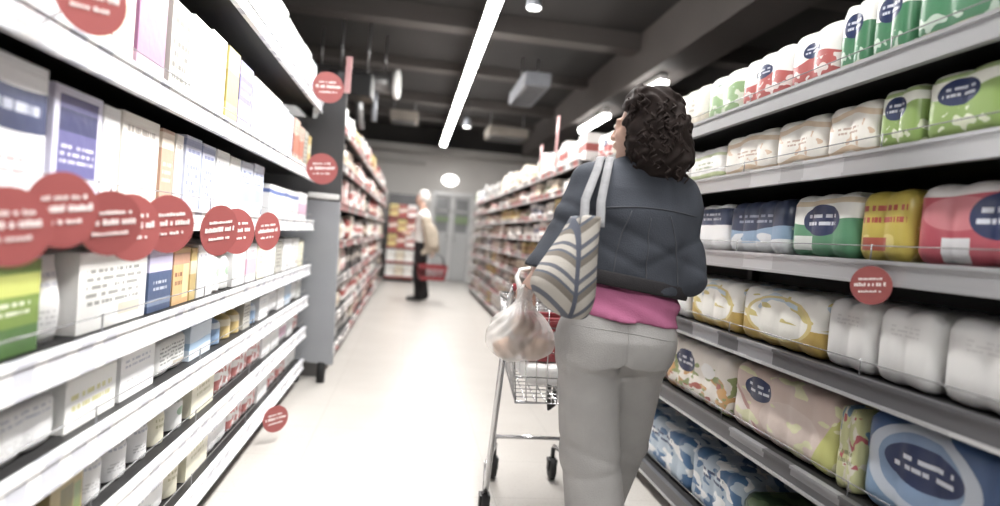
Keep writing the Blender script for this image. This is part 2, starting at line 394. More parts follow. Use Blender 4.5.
# ------------------------------------------------------------------ goods: shapes
def roll_pack(wd, dp, h, nx, nz, mat, name='paper_pack', roll='up'):
    """soft wrapped pack of rolls: rounded, one bulge per roll, crimped fins at the sides"""
    vs = []; idx = {}; fs = []
    NX, NY, NZ = 6*nx, 8, max(6, 5*nz); r = min(wd, dp, h)*.16
    def P(i, j, k):
        p = Vector(((i/NX-.5)*wd, (j/NY-.5)*dp, (k/NZ)*h-h/2))
        inner = Vector((max(-wd/2+r, min(wd/2-r, p.x)), max(-dp/2+r, min(dp/2-r, p.y)), max(-h/2+r, min(h/2-r, p.z))))
        q = p-inner
        if q.length > 1e-9: p = inner+q.normalized()*min(q.length, r) if q.length > r else p
        u = abs(math.sin(math.pi*nx*i/NX)); v = abs(math.sin(math.pi*nz*k/NZ))
        g = .009 if h > .15 else .006
        if j in (0, NY): p.y += (-1 if j == 0 else 1)*g*(u**.6*(.45+.55*v**.6)-1)
        if k in (0, NZ): p.z += (-1 if k == 0 else 1)*g*(u**.6-1)
        return p
    def V(i, j, k):
        if (i, j, k) not in idx: idx[(i, j, k)] = len(vs); p = P(i, j, k); vs.append((p.x, p.y, p.z+h/2))
        return idx[(i, j, k)]
    for i in range(NX):
        for k in range(NZ):
            fs.append((V(i, 0, k), V(i+1, 0, k), V(i+1, 0, k+1), V(i, 0, k+1))); fs.append((V(i, NY, k), V(i, NY, k+1), V(i+1, NY, k+1), V(i+1, NY, k)))
    for i in range(NX):
        for j in range(NY):
            fs.append((V(i, j, 0), V(i, j+1, 0), V(i+1, j+1, 0), V(i+1, j, 0))); fs.append((V(i, j, NZ), V(i+1, j, NZ), V(i+1, j+1, NZ), V(i, j+1, NZ)))
    for j in range(NY):
        for k in range(NZ):
            fs.append((V(0, j, k), V(0, j, k+1), V(0, j+1, k+1), V(0, j+1, k))); fs.append((V(NX, j, k), V(NX, j+1, k), V(NX, j+1, k+1), V(NX, j, k+1)))
    m = MB(); m.add(vs, fs, 0, True)
    for s in (-1, 1):                                  # crimped film fold on each side
        a = s*(wd/2-.012); b = s*(wd/2+.004)
        m.add([(a, -.05*dp, h*.2), (b, -.01, h*.28), (b, .01, h*.72), (a, .05*dp, h*.8)], [(0, 1, 2, 3)], 0)
    return m.build(name, mat)
def carton(wd, dp, h, mat, name='carton'):
    m = MB(); m.box((-wd/2, -dp/2, 0), (wd/2, dp/2, h))
    m.box((-wd/2+.004, -dp/2-.0015, h-.02), (wd/2-.004, -dp/2, h-.004))       # tuck flap edge
    m.box((-wd/2+.002, -.004, h), (wd/2-.002, .004, h+.0015))                 # top seam
    return m.build(name, mat, bevel=min(.005, wd*.06))
def bottle(wd, dp, h, mat, cap, name='bottle', trigger=False):
    r = wd/2; e = dp/wd
    prof = [(r*.82, 0), (r*.97, h*.02), (r, h*.06), (r*.99, h*.3), (r, h*.55), (r*.93, h*.66), (r*.72, h*.74), (r*.42, h*.80), (r*.36, h*.82), (r*.36, h*.86)]
    o = MB().lathe(prof, sx=1, sy=e, n=18).build(name, mat)
    c = MB()
    if trigger:
        c.lathe([(r*.38, h*.84), (r*.38, h*.9), (r*.26, h*.92)], n=12); c.box((-.03, -.05, h*.92), (.03, .02, h)); c.box((-.012, -.045, h*.8), (.012, -.03, h*.92))
        c.build('trigger', cap, o)
    else:
        c.lathe([(r*.40, h*.83), (r*.44, h*.84), (r*.44, h*.97), (r*.36, h)], n=14); c.build('cap', cap, o)
    return o
def pouch(wd, dp, h, mat, name='pouch'):
    vs = []; fs = []; NX, NZ = 8, 10
    for s in (-1, 1):
        for k in range(NZ+1):
            z = k/NZ
            for i in range(NX+1):
                x = i/NX*2-1
                b = (1-x*x)**.6*(.55*(1-z)**.7+.45*math.sin(math.pi*min(1, z*1.02))**.8)
                vs.append((x*wd/2*(1-.04*math.sin(math.pi*z)), s*dp/2*b, z*h))
    n = (NX+1)*(NZ+1)
    for k in range(NZ):
        for i in range(NX):
            a = k*(NX+1)+i; fs.append((a, a+1, a+NX+2, a+NX+1)); b = a+n; fs.append((b, b+NX+1, b+NX+2, b+1))
    for i in range(NX): fs.append((i, n+i, n+i+1, i+1))
    return MB().add(vs, fs, 0, True).build(name, mat)

# ------------------------------------------------------------------ goods: printed wrappers
NAVY = (38, 54, 104); WHITE = (244, 243, 240); OFF = (228, 226, 222)
def oval(cx, cz, rx, rz, c=NAVY):
    return [('oval', cx, cz, rx, rz, c), ('lines', cx-rx*.75, cx+rx*.75, cz-rz*.45, cz+rz*.5, (215, 220, 235), 2)]
G = {
 'cream': wrap('cream_wrap', (240, 236, 224), [('band', .0, .3, (232, 222, 200), .03), ('lines', .2, .8, .4, .75, (205, 195, 180), 3)]),
 'green_foot': wrap('green_foot_wrap', WHITE, [('band', -.2, .62, (150, 190, 128), .06, 5), ('patch', 5, .56, (225, 235, 215), 0, .6), ('lines', .2, .7, .7, .9, (120, 150, 130), 2)]),
 'red_white': wrap('red_white_wrap', WHITE, [('band', -.2, .5, (206, 92, 88), .06, 7), ('patch', 6, .57, (240, 225, 220), 0, .45)]+oval(.5, .62, .17, .13)),
 'green_oval': wrap('green_oval_wrap', WHITE, [('band', -.2, .60, (66, 138, 92), .07, 5), ('patch', 6, .6, (190, 215, 195), 0, .35), ('rect', .1, .9, .06, .14, (205, 196, 150))]+oval(.5, .66, .3, .17)),
 'lime_white': wrap('lime_white_wrap', WHITE, [('band', .12, .24, (196, 212, 150), .02), ('band', .7, .78, (205, 218, 170), .02), ('lines', .25, .75, .36, .6, (170, 180, 150), 2)]),
 'peach': wrap('peach_wrap', (243, 238, 228), [('band', .1, .2, (226, 196, 160), .05, 9), ('band', .74, .84, (230, 204, 172), .05, 8), ('patch', 5, .62, (224, 190, 158), .2, .7), ('lines', .3, .7, .42, .58, (200, 170, 150), 2)]),
 'leaf_oval': wrap('leaf_oval_wrap', (238, 240, 226), [('band', -.2, .66, (142, 178, 84), .08, 5), ('patch', 6, .58, (225, 232, 200), 0, .45), ('band', .86, .93, (170, 198, 120), .02)]+oval(.45, .66, .25, .18)),
 'navy_small': wrap('navy_small_wrap', (240, 240, 240), [('band', .55, .9, (62, 76, 112), 0), ('lines', .2, .8, .62, .82, (200, 206, 220), 2)]),
 'navy_sky': wrap('navy_sky_wrap', (228, 232, 236), [('band', .45, 1.2, (54, 66, 98), .04, 4), ('band', .24, .47, (140, 172, 206), .05, 5), ('patch', 4, .6, (225, 228, 232), 0, .5), ('lines', .2, .75, .55, .75, (150, 160, 186), 2)]),
 'mint_oval': wrap('mint_oval_wrap', (242, 242, 236), [('band', -.2, .56, (86, 158, 112), .05, 5), ('rect', .1, .4, .12, .34, (232, 236, 230)), ('band', .82, .9, (225, 205, 170), .02)]+oval(.52, .58, .27, .24)),
 'yellow_red': wrap('yellow_red_wrap', (206, 182, 62), [('lines', .12, .9, .5, .82, (196, 72, 60), 2), ('patch', 4, .6, (226, 206, 110), 0, .5), ('rect', .15, .6, .16, .34, (200, 90, 70))]),
 'yellow_tall': wrap('yellow_tall_wrap', (200, 174, 58), [('band', .7, .8, (222, 202, 110), .02), ('lines', .2, .8, .4, .6, (170, 120, 50), 2)]),
 'red_oval': wrap('red_oval_wrap', (206, 78, 94), [('band', .84, 1.2, (232, 226, 224), .02), ('rect', .28, .52, .05, .34, (228, 228, 232)), ('oval', .4, .62, .3, .2, (220, 120, 130))]+oval(.72, .58, .22, .26)),
 'mustard': wrap('mustard_wrap', (240, 238, 230), [('band', -.2, .42, (204, 166, 70), .0), ('oval', .5, .5, .36, .34, (244, 242, 232)), ('patch', 5, .58, (214, 196, 110), .45, .9), ('patch', 3, .6, (190, 210, 224), .6, 1.0), ('ring', .5, .5, .4, .38, (222, 200, 120), .8)]),
 'blank': wrap('blank_wrap', (232, 232, 231), [('lines', .3, .75, .62, .78, (214, 214, 214), 3), ('band', .0, .05, (218, 218, 218), 0)]),
 'floral_oval': wrap('floral_oval_wrap', (236, 228, 216), [('patch', 5, .54, (216, 160, 92), 0, .6), ('patch', 7, .58, (150, 166, 96), 0, .7), ('patch', 6, .64, (200, 96, 80), 0, .5), ('oval', .68, .62, .1, .13, WHITE)]+oval(.34, .64, .16, .2)),
 'blush_oval': wrap('blush_oval_wrap', (222, 196, 182), [('diag', .5, .22, .36, (240, 226, 218)), ('diag', .5, .36, .40, (204, 150, 140)), ('oval', .62, .36, .28, .3, (230, 208, 196)), ('diag', -.25, .80, 1.3, (206, 208, 110)), ('patch', 6, .6, (232, 230, 180), 0, 1)]+oval(.3, .68, .14, .17)),
 'spring': wrap('spring_wrap', (204, 206, 140), [('patch', 5, .55, (226, 220, 200), 0, 1), ('patch', 6, .62, (200, 90, 96), .3, .9), ('patch', 4, .6, (110, 150, 180), .5, 1), ('lines', .2, .8, .3, .5, (150, 150, 100), 2)]),
 'blue_ring': wrap('blue_ring_wrap', (62, 96, 150), [('diag', .6, -.2, .42, (120, 156, 196)), ('oval', .40, .55, .34, .42, (186, 198, 214)), ('oval', .40, .57, .26, .33, (120, 150, 190))]+oval(.42, .6, .24, .2)),
 'blue_white': wrap('blue_white_wrap', (176, 196, 214), [('patch', 4, .52, (74, 120, 172), 0, 1), ('patch', 5, .58, (236, 238, 240), 0, 1), ('lines', .3, .7, .6, .8, (50, 70, 120), 2)]),
 'dark_green': wrap('dark_green_wrap', (58, 84, 56), [('patch', 4, .55, (96, 122, 80), 0, 1), ('lines', .2, .8, .5, .7, (190, 200, 180), 2)]),
 'grey_film': wrap('grey_film_wrap', (196, 196, 198), [('band', .7, .8, (222, 222, 222), .03)]),
 # left unit
 'white_navy': wrap('white_navy_print', (240, 240, 242), [('band', .48, .80, (56, 66, 112), .02, 3), ('lines', .1, .9, .56, .72, (200, 206, 226), 1), ('lines', .1, .7, .12, .3, (214, 170, 170), 2)], .4),
 'violet': wrap('violet_print', (214, 212, 236), [('rect', .1, .9, .2, .92, (98, 96, 160)), ('rect', .1, .9, .6, .8, (52, 56, 110)), ('lines', .15, .85, .3, .5, (210, 206, 236), 3)], .4),
 'white_print': wrap('white_print', (243, 243, 243), [('lines', .12, .85, .62, .84, (196, 200, 214), 2), ('lines', .12, .6, .2, .4, (208, 208, 208), 3)], .4),
 'white_grey_print': wrap('white_grey_print', (240, 240, 236), [('lines', .1, .9, .3, .8, (156, 158, 152), 5), ('rect', .55, .9, .12, .28, (206, 196, 176))], .4),
 'beige_print': wrap('beige_print', (244, 238, 228), [('rect', .1, .9, .3, .7, (222, 200, 170)), ('lines', .1, .9, .75, .9, (180, 170, 160), 1)], .4),
 'tan': wrap('tan_print', (206, 160, 132), [('band', .75, .95, (236, 220, 200), 0), ('lines', .15, .85, .3, .6, (240, 215, 190), 3)], .4),
 'lilac': wrap('lilac_print', (206, 212, 238), [('lines', .1, .9, .2, .85, (140, 150, 200), 6), ('band', .86, .95, (160, 170, 214), 0)], .4),
 'sky': wrap('sky_print', (214, 222, 242), [('rect', .15, .85, .25, .5, (160, 178, 220)), ('lines', .1, .9, .55, .85, (120, 136, 190), 3)], .4),
 'blue_stripe': wrap('blue_stripe_print', (243, 243, 244), [('diag', .0, -.1, .55, (243, 243, 244)), ('band', .74, .86, (92, 116, 190), .03, 3), ('lines', .5, .9, .2, .45, (222, 170, 170), 2)], .4),
 'mauve': wrap('mauve_print', (212, 168, 198), [('band', .2, .7, (168, 104, 152), 0), ('lines', .15, .85, .74, .9, (150, 110, 140), 2)], .4),
 'olive_print': wrap('olive_print', (190, 187, 176), [('lines', .1, .9, .15, .85, (96, 92, 80), 6)], .4),
 'yellow': wrap('yellow_print', (208, 190, 92), [('band', .3, .7, (184, 162, 56), 0), ('lines', .2, .8, .75, .9, (120, 110, 80), 1)], .4),
 'purple': wrap('purple_print', (158, 150, 200), [('band', .45, .8, (96, 88, 156), 0), ('lines', .15, .85, .5, .75, (220, 216, 236), 2)], .4),
 'salmon': wrap('salmon_print', (226, 186, 166), [('band', .2, .65, (200, 116, 92), .03), ('lines', .15, .85, .7, .85, (170, 120, 110), 2)], .4),
 'green_box': wrap('green_box_print', (128, 162, 62), [('band', .62, .85, (196, 206, 90), 0), ('band', -.1, .3, (84, 132, 60), 0), ('lines', .15, .85, .4, .58, (226, 232, 200), 2)], .4),
 'lavender_navy': wrap('lavender_navy_print', (206, 200, 236), [('band', -.1, .62, (74, 96, 140), 0), ('band', .1, .2, (120, 140, 176), 0), ('lines', .2, .8, .3, .5, (190, 200, 220), 2)], .4),
 'orange': wrap('orange_print', (226, 176, 112), [('band', .7, .9, (206, 150, 120), 0), ('rect', .6, .95, .1, .7, (236, 216, 150)), ('lines', .1, .55, .3, .6, (150, 90, 60), 2)], .4),
 'white_green': wrap('white_green_print', (242, 243, 240), [('oval', .5, .5, .2, .12, (170, 204, 170)), ('lines', .2, .8, .7, .85, (180, 190, 180), 1)], .4),
 'white_pink': wrap('white_pink_print', (243, 240, 242), [('band', .2, .6, (230, 180, 206), 0), ('lines', .2, .8, .7, .85, (190, 170, 180), 1)], .4),
 'white_yellow': wrap('white_yellow_print', (243, 243, 238), [('lines', .1, .9, .3, .7, (214, 208, 130), 2)], .4),
 'blue': wrap('blue_print', (132, 166, 206), [('band', .6, .8, (220, 228, 236), 0)], .4),
 'ochre': wrap('ochre_print', (222, 190, 112), [('band', .5, .75, (240, 226, 190), 0)], .4),
 'brown_green': wrap('brown_green_print', (176, 150, 84), [('band', .66, 1.1, (216, 208, 170), 0), ('rect', .3, .7, .1, .6, (120, 110, 50)), ('rect', .72, .95, .1, .55, (130, 150, 80))], .4),
 'navy_bottle': wrap('navy_bottle_print', (58, 66, 112), [('band', .2, .55, (210, 214, 230), 0)], .35),
 'red_dots': wrap('red_dots_print', (243, 238, 236), [('patch', 5, .5, (216, 110, 104), .08, .92)], .4),
 'cream_box': wrap('cream_box_print', (242, 236, 206), [('lines', .2, .8, .4, .7, (206, 200, 150), 2)], .4),
 'pale_blue': wrap('pale_blue_print', (206, 222, 238), [('band', .3, .5, (150, 186, 220), .02)], .4),
}
CAPS = {'cap_pink': plain('cap_pink', (222, 150, 198), .4), 'cap_green': plain('cap_green', (90, 158, 128), .4), 'cap_white': M['white_plastic'],
        'cap_blue': plain('cap_blue', (110, 130, 190), .4)}
M.update(CAPS)
ORD = ['first', 'second', 'third', 'fourth', 'fifth', 'sixth', 'seventh', 'eighth', 'ninth', 'tenth', 'eleventh', 'twelfth', 'thirteenth', 'fourteenth', 'fifteenth', 'sixteenth',
       'seventeenth', 'eighteenth', 'nineteenth', 'twentieth', 'twenty-first', 'twenty-second', 'twenty-third', 'twenty-fourth', 'twenty-fifth', 'twenty-sixth', 'twenty-seventh', 'twenty-eighth', 'twenty-ninth', 'thirtieth']
PROTO = {}
def get(kind, wd, dp, h, key, **kw):
    k = (kind, round(wd, 3), round(dp, 3), round(h, 3), key, tuple(kw.items()))
    if k in PROTO: return copy_tree(PROTO[k])
    g = G[key]
    if kind == 'pack': o = roll_pack(wd, dp, h, kw.get('nx', max(2, round(wd/.11))), kw.get('nz', 1), g)
    elif kind == 'box': o = carton(wd, dp, h, g)
    elif kind == 'bottle': o = bottle(wd, dp, h, g, kw.get('cap', 'cap_white'))
    elif kind == 'spray': o = bottle(wd, dp, h, g, kw.get('cap', 'cap_white'), 'spray_bottle', True)
    else: o = pouch(wd, dp, h, g)
    PROTO[k] = o; return o
NOUN = {'pack': 'pack', 'box': 'carton', 'bottle': 'bottle', 'spray': 'spray bottle', 'pouch': 'pouch'}
CAT = {'pack': 'paper pack', 'box': 'carton', 'bottle': 'bottle', 'spray': 'spray bottle', 'pouch': 'pouch'}

# right unit: (nearer end, farther end, height, kind, print, label, extra)
RS = {
 0: [(2.650, 3.000, .20, 'pack', 'cream', 'plain cream paper pack at the far end of the right unit\'s top shelf'),
     (2.360, 2.640, .20, 'pack', 'green_foot', 'white pack with pale green lower half on the right unit\'s top shelf'),
     (2.035, 2.350, .20, 'pack', 'red_white', 'farther of two red and white packs on the right unit\'s top shelf'),
     (1.780, 2.030, .20, 'pack', 'red_white', 'nearer of two red and white packs on the right unit\'s top shelf'),
     (1.645, 1.775, .215, 'pack', 'green_oval', 'green pack with navy oval beside the red packs, right unit\'s top shelf'),
     (1.495, 1.640, .215, 'pack', 'green_oval', 'middle one of three green packs with navy ovals, right unit\'s top shelf'),
     (1.160, 1.490, .22, 'pack', 'green_oval', 'nearest, cut off green pack with navy oval, right unit\'s top shelf')],
 1: [(2.450, 2.760, .15, 'pack', 'lime_white', 'white pack with thin lime bands beside the woman, second right shelf'),
     (2.080, 2.440, .17, 'pack', 'peach', 'farthest of three cream and peach packs on the second right shelf'),
     (1.805, 2.075, .17, 'pack', 'peach', 'middle one of three cream and peach packs on the second right shelf'),
     (1.585, 1.800, .17, 'pack', 'peach', 'nearest of three cream and peach packs on the second right shelf'),
     (1.430, 1.580, .175, 'pack', 'leaf_oval', 'farther of two leaf green packs with navy oval on second right shelf'),
     (1.190, 1.425, .18, 'pack', 'leaf_oval', 'nearer of two leaf green packs with navy oval on second right shelf')],
 2: [(2.360, 2.620, .20, 'pack', 'navy_small', 'white pack with navy top band beside the woman\'s jacket, third right shelf'),
     (1.950, 2.350, .20, 'pack', 'navy_sky', 'navy, sky blue and white pack on the third right shelf'),
     (1.625, 1.940, .205, 'pack', 'mint_oval', 'green and white pack with large navy oval on the third right shelf'),
     (1.425, 1.620, .20, 'pack', 'yellow_red', 'yellow pack with red lettering above the red disc tag'),
     (1.090, 1.420, .205, 'pack', 'red_oval', 'red pack with navy oval and white square at the photo\'s right edge')],
 3: [(2.210, 2.630, .20, 'pack', 'mustard', 'mustard and white pack next to the woman\'s waist, fourth right shelf'),
     (1.725, 2.200, .20, 'pack', 'mustard', 'mustard and white pack beside the blank white packs, fourth right shelf'),
     (1.520, 1.720, .205, 'pack', 'blank', 'farthest of three plain white packs on the fourth right shelf'),
     (1.310, 1.515, .205, 'pack', 'blank', 'middle one of three plain white packs on the fourth right shelf'),
     (1.060, 1.305, .205, 'pack', 'blank', 'nearest of three plain white packs on the fourth right shelf')],
 4: [(2.220, 2.830, .24, 'pack', 'floral_oval', 'flowery orange and white pack with navy oval on the fifth right shelf'),
     (1.625, 2.210, .25, 'pack', 'blush_oval', 'blush pink pack with navy oval on the fifth right shelf'),
     (1.530, 1.620, .24, 'pack', 'spring', 'slim yellow-green and red pack between the blush and blue packs'),
     (1.030, 1.525, .265, 'pack', 'blue_ring', 'large blue pack with pale ring and navy oval at bottom right')],
 5: [(2.500, 3.100, .23, 'pack', 'blue_white', 'farther blue and white pack on the bottom right shelf by the woman\'s legs'),
     (2.090, 2.490, .23, 'pack', 'blue_white', 'nearer blue and white pack on the bottom right shelf'),
     (1.700, 2.080, .21, 'pack', 'dark_green', 'dark green pack on the bottom right shelf below the blush pink pack')],
}
for lv, items in RS.items():
    for (a, b, h, kind, key, label) in items:
        dp = .30
        o = get(kind, b-a-.008, dp, h, key, nz=2 if h > .22 else 1) if kind == 'pack' else get(kind, b-a-.008, dp, h, key)
        o.location = (RX+.035+dp/2, (a+b)/2, RL[lv]+.001); o.rotation_euler[2] = -math.pi/2
        tag(o, label, CAT[kind], 'paper packs on the right unit')
# stock going on past the woman toward the end of the unit
for lv, (y, keys, h) in {0: (3.03, ('cream', 'lime_white', 'cream', 'red_white'), .2), 1: (2.79, ('lime_white', 'peach', 'cream', 'peach', 'lime_white'), .17), 2: (2.65, ('navy_sky', 'mint_oval', 'navy_small', 'navy_sky', 'mint_oval'), .2),
                          3: (2.66, ('blank', 'mustard', 'blank', 'mustard', 'blank'), .2), 4: (2.86, ('floral_oval', 'blank', 'floral_oval', 'blank'), .24), 5: (3.14, ('blue_white', 'blank', 'blue_white'), .22)}.items():
    for i, key in enumerate(keys):
        wd = min(.33, (4.3-y)/(len(keys)-i)-.012)
        o = get('pack', wd, .30, h, key, nz=2 if h > .22 else 1); o.location = (RX+.185, y+wd/2, RL[lv]+.001); o.rotation_euler[2] = -math.pi/2; y += wd+.012
        tag(o, '%s paper pack, %s past the woman on the right unit\'s %s' % (key.replace('_', ' ').replace(' oval', '').replace('blank', 'plain white'), ORD[i], ('top shelf', 'second shelf', 'third shelf', 'fourth shelf', 'fifth shelf', 'bottom shelf')[lv]), 'paper pack', 'paper packs on the right unit')
o = get('pack', .16, .14, .24, 'yellow_tall', nz=2); o.location = (RX+.413, 1.62, RL[2]+.001); o.rotation_euler[2] = -math.pi/2
tag(o, 'taller yellow pack standing behind the yellow pack with red lettering', 'paper pack', 'paper packs on the right unit')
o = get('pack', .36, .14, .245, 'grey_film', nz=2); o.location = (RX+.413, 1.22, RL[2]+.001); o.rotation_euler[2] = -math.pi/2
tag(o, 'grey film wrapped pack standing behind the red pack with navy oval', 'paper pack', 'paper packs on the right unit')

# left unit: (width, height, kind, print, colour words, cap) from the near end to the grey panel
LS = {                     # (near end, far end, height, kind, print, colour words[, cap])
 0: [(2.2, 2.42, .27, 'box', 'white_print', 'white'), (2.44, 2.66, .25, 'box', 'white_grey_print', 'grey-printed white'), (2.68, 2.92, .27, 'box', 'white_print', 'white'), (2.94, 3.05, .26, 'bottle', 'pale_blue', 'pale blue', 'cap_white'),
     (3.07, 3.3, .27, 'box', 'white_green', 'white and green'), (3.32, 3.55, .25, 'box', 'white_print', 'white'), (3.57, 3.78, .25, 'box', 'white_grey_print', 'grey-printed white'), (3.8, 4.02, .26, 'box', 'white_print', 'white'), (4.04, 4.24, .24, 'box', 'pale_blue', 'pale blue')],
 1: [(1.14, 1.36, .30, 'box', 'white_print', 'white'), (1.37, 1.57, .30, 'box', 'cream_box', 'cream'), (1.59, 1.76, .30, 'box', 'mauve', 'mauve'), (1.79, 1.94, .28, 'box', 'olive_print', 'grey-lettered'), (1.95, 2.12, .29, 'box', 'white_green', 'white and green'), (2.13, 2.29, .30, 'box', 'white_print', 'white'),
     (2.31, 2.44, .30, 'box', 'yellow', 'yellow'), (2.45, 2.63, .29, 'box', 'purple', 'purple'), (2.65, 2.82, .28, 'box', 'white_print', 'white'), (2.83, 3.0, .28, 'box', 'white_grey_print', 'grey-printed white'), (3.01, 3.18, .28, 'box', 'white_print', 'white'),
     (3.20, 3.34, .27, 'box', 'sky', 'pale blue'), (3.35, 3.50, .26, 'box', 'sky', 'pale blue'), (3.56, 3.74, .27, 'box', 'salmon', 'salmon'), (3.75, 3.92, .25, 'box', 'salmon', 'salmon'), (3.94, 4.08, .25, 'box', 'olive_print', 'grey-lettered'), (4.12, 4.22, .24, 'box', 'ochre', 'ochre')],
 2: [(1.04, 1.25, .25, 'box', 'white_navy', 'white and navy'), (1.265, 1.455, .235, 'box', 'violet', 'violet'), (1.46, 1.55, .23, 'box', 'white_print', 'white'), (1.56, 1.78, .235, 'box', 'beige_print', 'beige-fronted'), (1.80, 1.90, .23, 'box', 'tan', 'tan'), (1.91, 1.98, .23, 'box', 'beige_print', 'slim beige'),
     (2.0, 2.15, .24, 'box', 'lilac', 'lilac'), (2.16, 2.30, .235, 'box', 'lilac', 'lilac'), (2.32, 2.48, .235, 'box', 'white_print', 'white'), (2.49, 2.64, .23, 'box', 'white_grey_print', 'grey-printed white'), (2.66, 2.84, .23, 'box', 'sky', 'pale blue'), (2.86, 3.04, .24, 'box', 'sky', 'pale blue'),
     (3.14, 3.52, .17, 'box', 'blue_stripe', 'long white blue-striped'), (3.54, 3.92, .17, 'box', 'blue_stripe', 'long white blue-striped'), (3.94, 4.22, .18, 'box', 'white_pink', 'white and pink')],
 3: [(1.04, 1.24, .185, 'box', 'green_box', 'green'), (1.25, 1.375, .185, 'pouch', 'white_print', 'white'), (1.385, 1.755, .19, 'box', 'white_grey_print', 'large grey-printed white'), (1.77, 1.945, .19, 'box', 'lavender_navy', 'lavender and navy'), (1.955, 2.10, .185, 'box', 'orange', 'orange'), (2.11, 2.17, .18, 'box', 'ochre', 'ochre'),
     (2.18, 2.36, .19, 'box', 'white_print', 'white'), (2.38, 2.49, .18, 'bottle', 'white_green', 'white and green', 'cap_white'), (2.50, 2.61, .18, 'bottle', 'white_green', 'white and green', 'cap_white'), (2.63, 2.83, .19, 'box', 'white_print', 'white'), (2.86, 3.02, .18, 'box', 'white_pink', 'white and pink'),
     (3.04, 3.18, .17, 'box', 'cream_box', 'cream'), (3.2, 3.4, .19, 'box', 'white_print', 'white'), (3.42, 3.57, .18, 'box', 'olive_print', 'grey-lettered'), (3.6, 3.82, .19, 'box', 'white_print', 'white'), (3.85, 4.05, .19, 'box', 'white_grey_print', 'grey-printed white'), (4.07, 4.22, .17, 'box', 'cream_box', 'cream')],
 4: [(1.14, 1.34, .12, 'pack', 'white_print', 'white'), (1.36, 1.58, .125, 'box', 'white_yellow', 'white and yellow'), (1.60, 1.80, .13, 'box', 'white_print', 'white'), (1.82, 2.05, .12, 'pack', 'white_grey_print', 'grey-printed white'), (2.07, 2.28, .125, 'box', 'pale_blue', 'pale blue'), (2.32, 2.43, .13, 'bottle', 'blue', 'blue', 'cap_white'), (2.46, 2.57, .13, 'bottle', 'ochre', 'ochre', 'cap_white'), (2.60, 2.71, .13, 'bottle', 'ochre', 'ochre', 'cap_white'),
     (2.73, 2.85, .13, 'box', 'olive_print', 'grey-lettered'), (2.88, 3.0, .13, 'bottle', 'blue', 'blue', 'cap_blue'), (3.03, 3.23, .12, 'box', 'white_print', 'white'), (3.25, 3.45, .13, 'pack', 'white_print', 'white'), (3.47, 3.66, .12, 'box', 'white_print', 'white'), (3.68, 3.86, .12, 'box', 'pale_blue', 'pale blue'), (3.88, 4.06, .12, 'pack', 'white_print', 'white'), (4.08, 4.22, .12, 'box', 'white_grey_print', 'grey-printed white')],
 5: [(1.18, 1.28, .15, 'bottle', 'navy_bottle', 'navy', 'cap_blue'), (1.32, 1.47, .155, 'box', 'brown_green', 'brown and green'), (1.49, 1.61, .15, 'bottle', 'white_print', 'white', 'cap_white'), (1.63, 1.76, .15, 'bottle', 'white_print', 'white', 'cap_pink'), (1.78, 1.89, .15, 'bottle', 'white_print', 'white', 'cap_white'), (1.91, 2.02, .148, 'bottle', 'cream_box', 'cream', 'cap_white'),
     (2.06, 2.17, .145, 'bottle', 'white_green', 'white and green', 'cap_green'), (2.2, 2.42, .15, 'box', 'cream_box', 'cream'), (2.45, 2.68, .15, 'pack', 'red_dots', 'red-flowered white'), (2.7, 2.93, .15, 'pack', 'red_dots', 'red-flowered white'), (2.95, 3.18, .15, 'pack', 'red_dots', 'red-flowered white'), (3.2, 3.4, .15, 'box', 'white_print', 'white'), (3.42, 3.62, .15, 'box', 'white_print', 'white'), (3.64, 3.84, .15, 'pack', 'white_pink', 'white and pink'), (3.86, 4.04, .15, 'box', 'white_print', 'white'), (4.05, 4.23, .15, 'pack', 'red_dots', 'red-flowered white')],
 6: [(1.42, 1.55, .15, 'bottle', 'pale_blue', 'pale blue', 'cap_white'), (1.57, 1.70, .15, 'bottle', 'pale_blue', 'pale blue', 'cap_white'), (1.72, 1.95, .14, 'pack', 'white_print', 'white'), (1.97, 2.11, .155, 'bottle', 'cream_box', 'cream', 'cap_green'), (2.13, 2.36, .15, 'box', 'cream_box', 'cream'), (2.38, 2.62, .14, 'pack', 'white_print', 'white'), (2.64, 2.87, .14, 'pack', 'red_dots', 'red-flowered white'), (2.89, 3.12, .15, 'pack', 'red_dots', 'red-flowered white'),
     (3.14, 3.36, .15, 'box', 'white_print', 'white'), (3.38, 3.6, .15, 'pack', 'red_dots', 'red-flowered white'), (3.62, 3.84, .15, 'pack', 'red_dots', 'red-flowered white'), (3.86, 4.2, .15, 'pack', 'white_print', 'white')],
}
def pairs(*p): return [q[0] for q in p], [q[1] for q in p]
YMAP = {0: pairs((2.2, 2.3), (4.24, 4.46)),
 1: pairs((1.14, 1.30), (1.59, 1.73), (1.76, 1.91), (1.94, 2.11), (2.29, 2.47), (2.44, 2.65), (2.63, 2.86), (3.18, 3.48), (3.5, 3.8), (4.22, 4.46)),
 2: pairs((1.04, 1.16), (1.25, 1.36), (1.265, 1.38), (1.455, 1.58), (1.55, 1.67), (1.78, 1.91), (1.98, 2.1), (2.31, 2.43), (2.65, 2.77), (3.08, 3.22), (3.14, 3.33), (4.22, 4.46)),
 3: pairs((1.04, 1.16), (1.24, 1.375), (1.378, 1.51), (1.76, 1.89), (1.95, 2.08), (2.10, 2.23), (2.17, 2.30), (2.87, 2.98), (4.22, 4.46)),
 4: pairs((1.14, 1.25), (2.32, 2.56), (2.43, 2.68), (2.85, 3.1), (4.22, 4.46)),
 5: pairs((1.18, 1.32), (1.28, 1.42), (1.47, 1.60), (1.61, 1.73), (1.76, 1.88), (2.06, 2.18), (2.42, 2.6), (4.23, 4.46)),
 6: pairs((1.42, 1.6), (2.64, 2.86), (4.2, 4.46))}
LVL = ['top shelf', 'second shelf', 'third shelf', 'fourth shelf', 'fifth shelf', 'sixth shelf', 'bottom shelf']
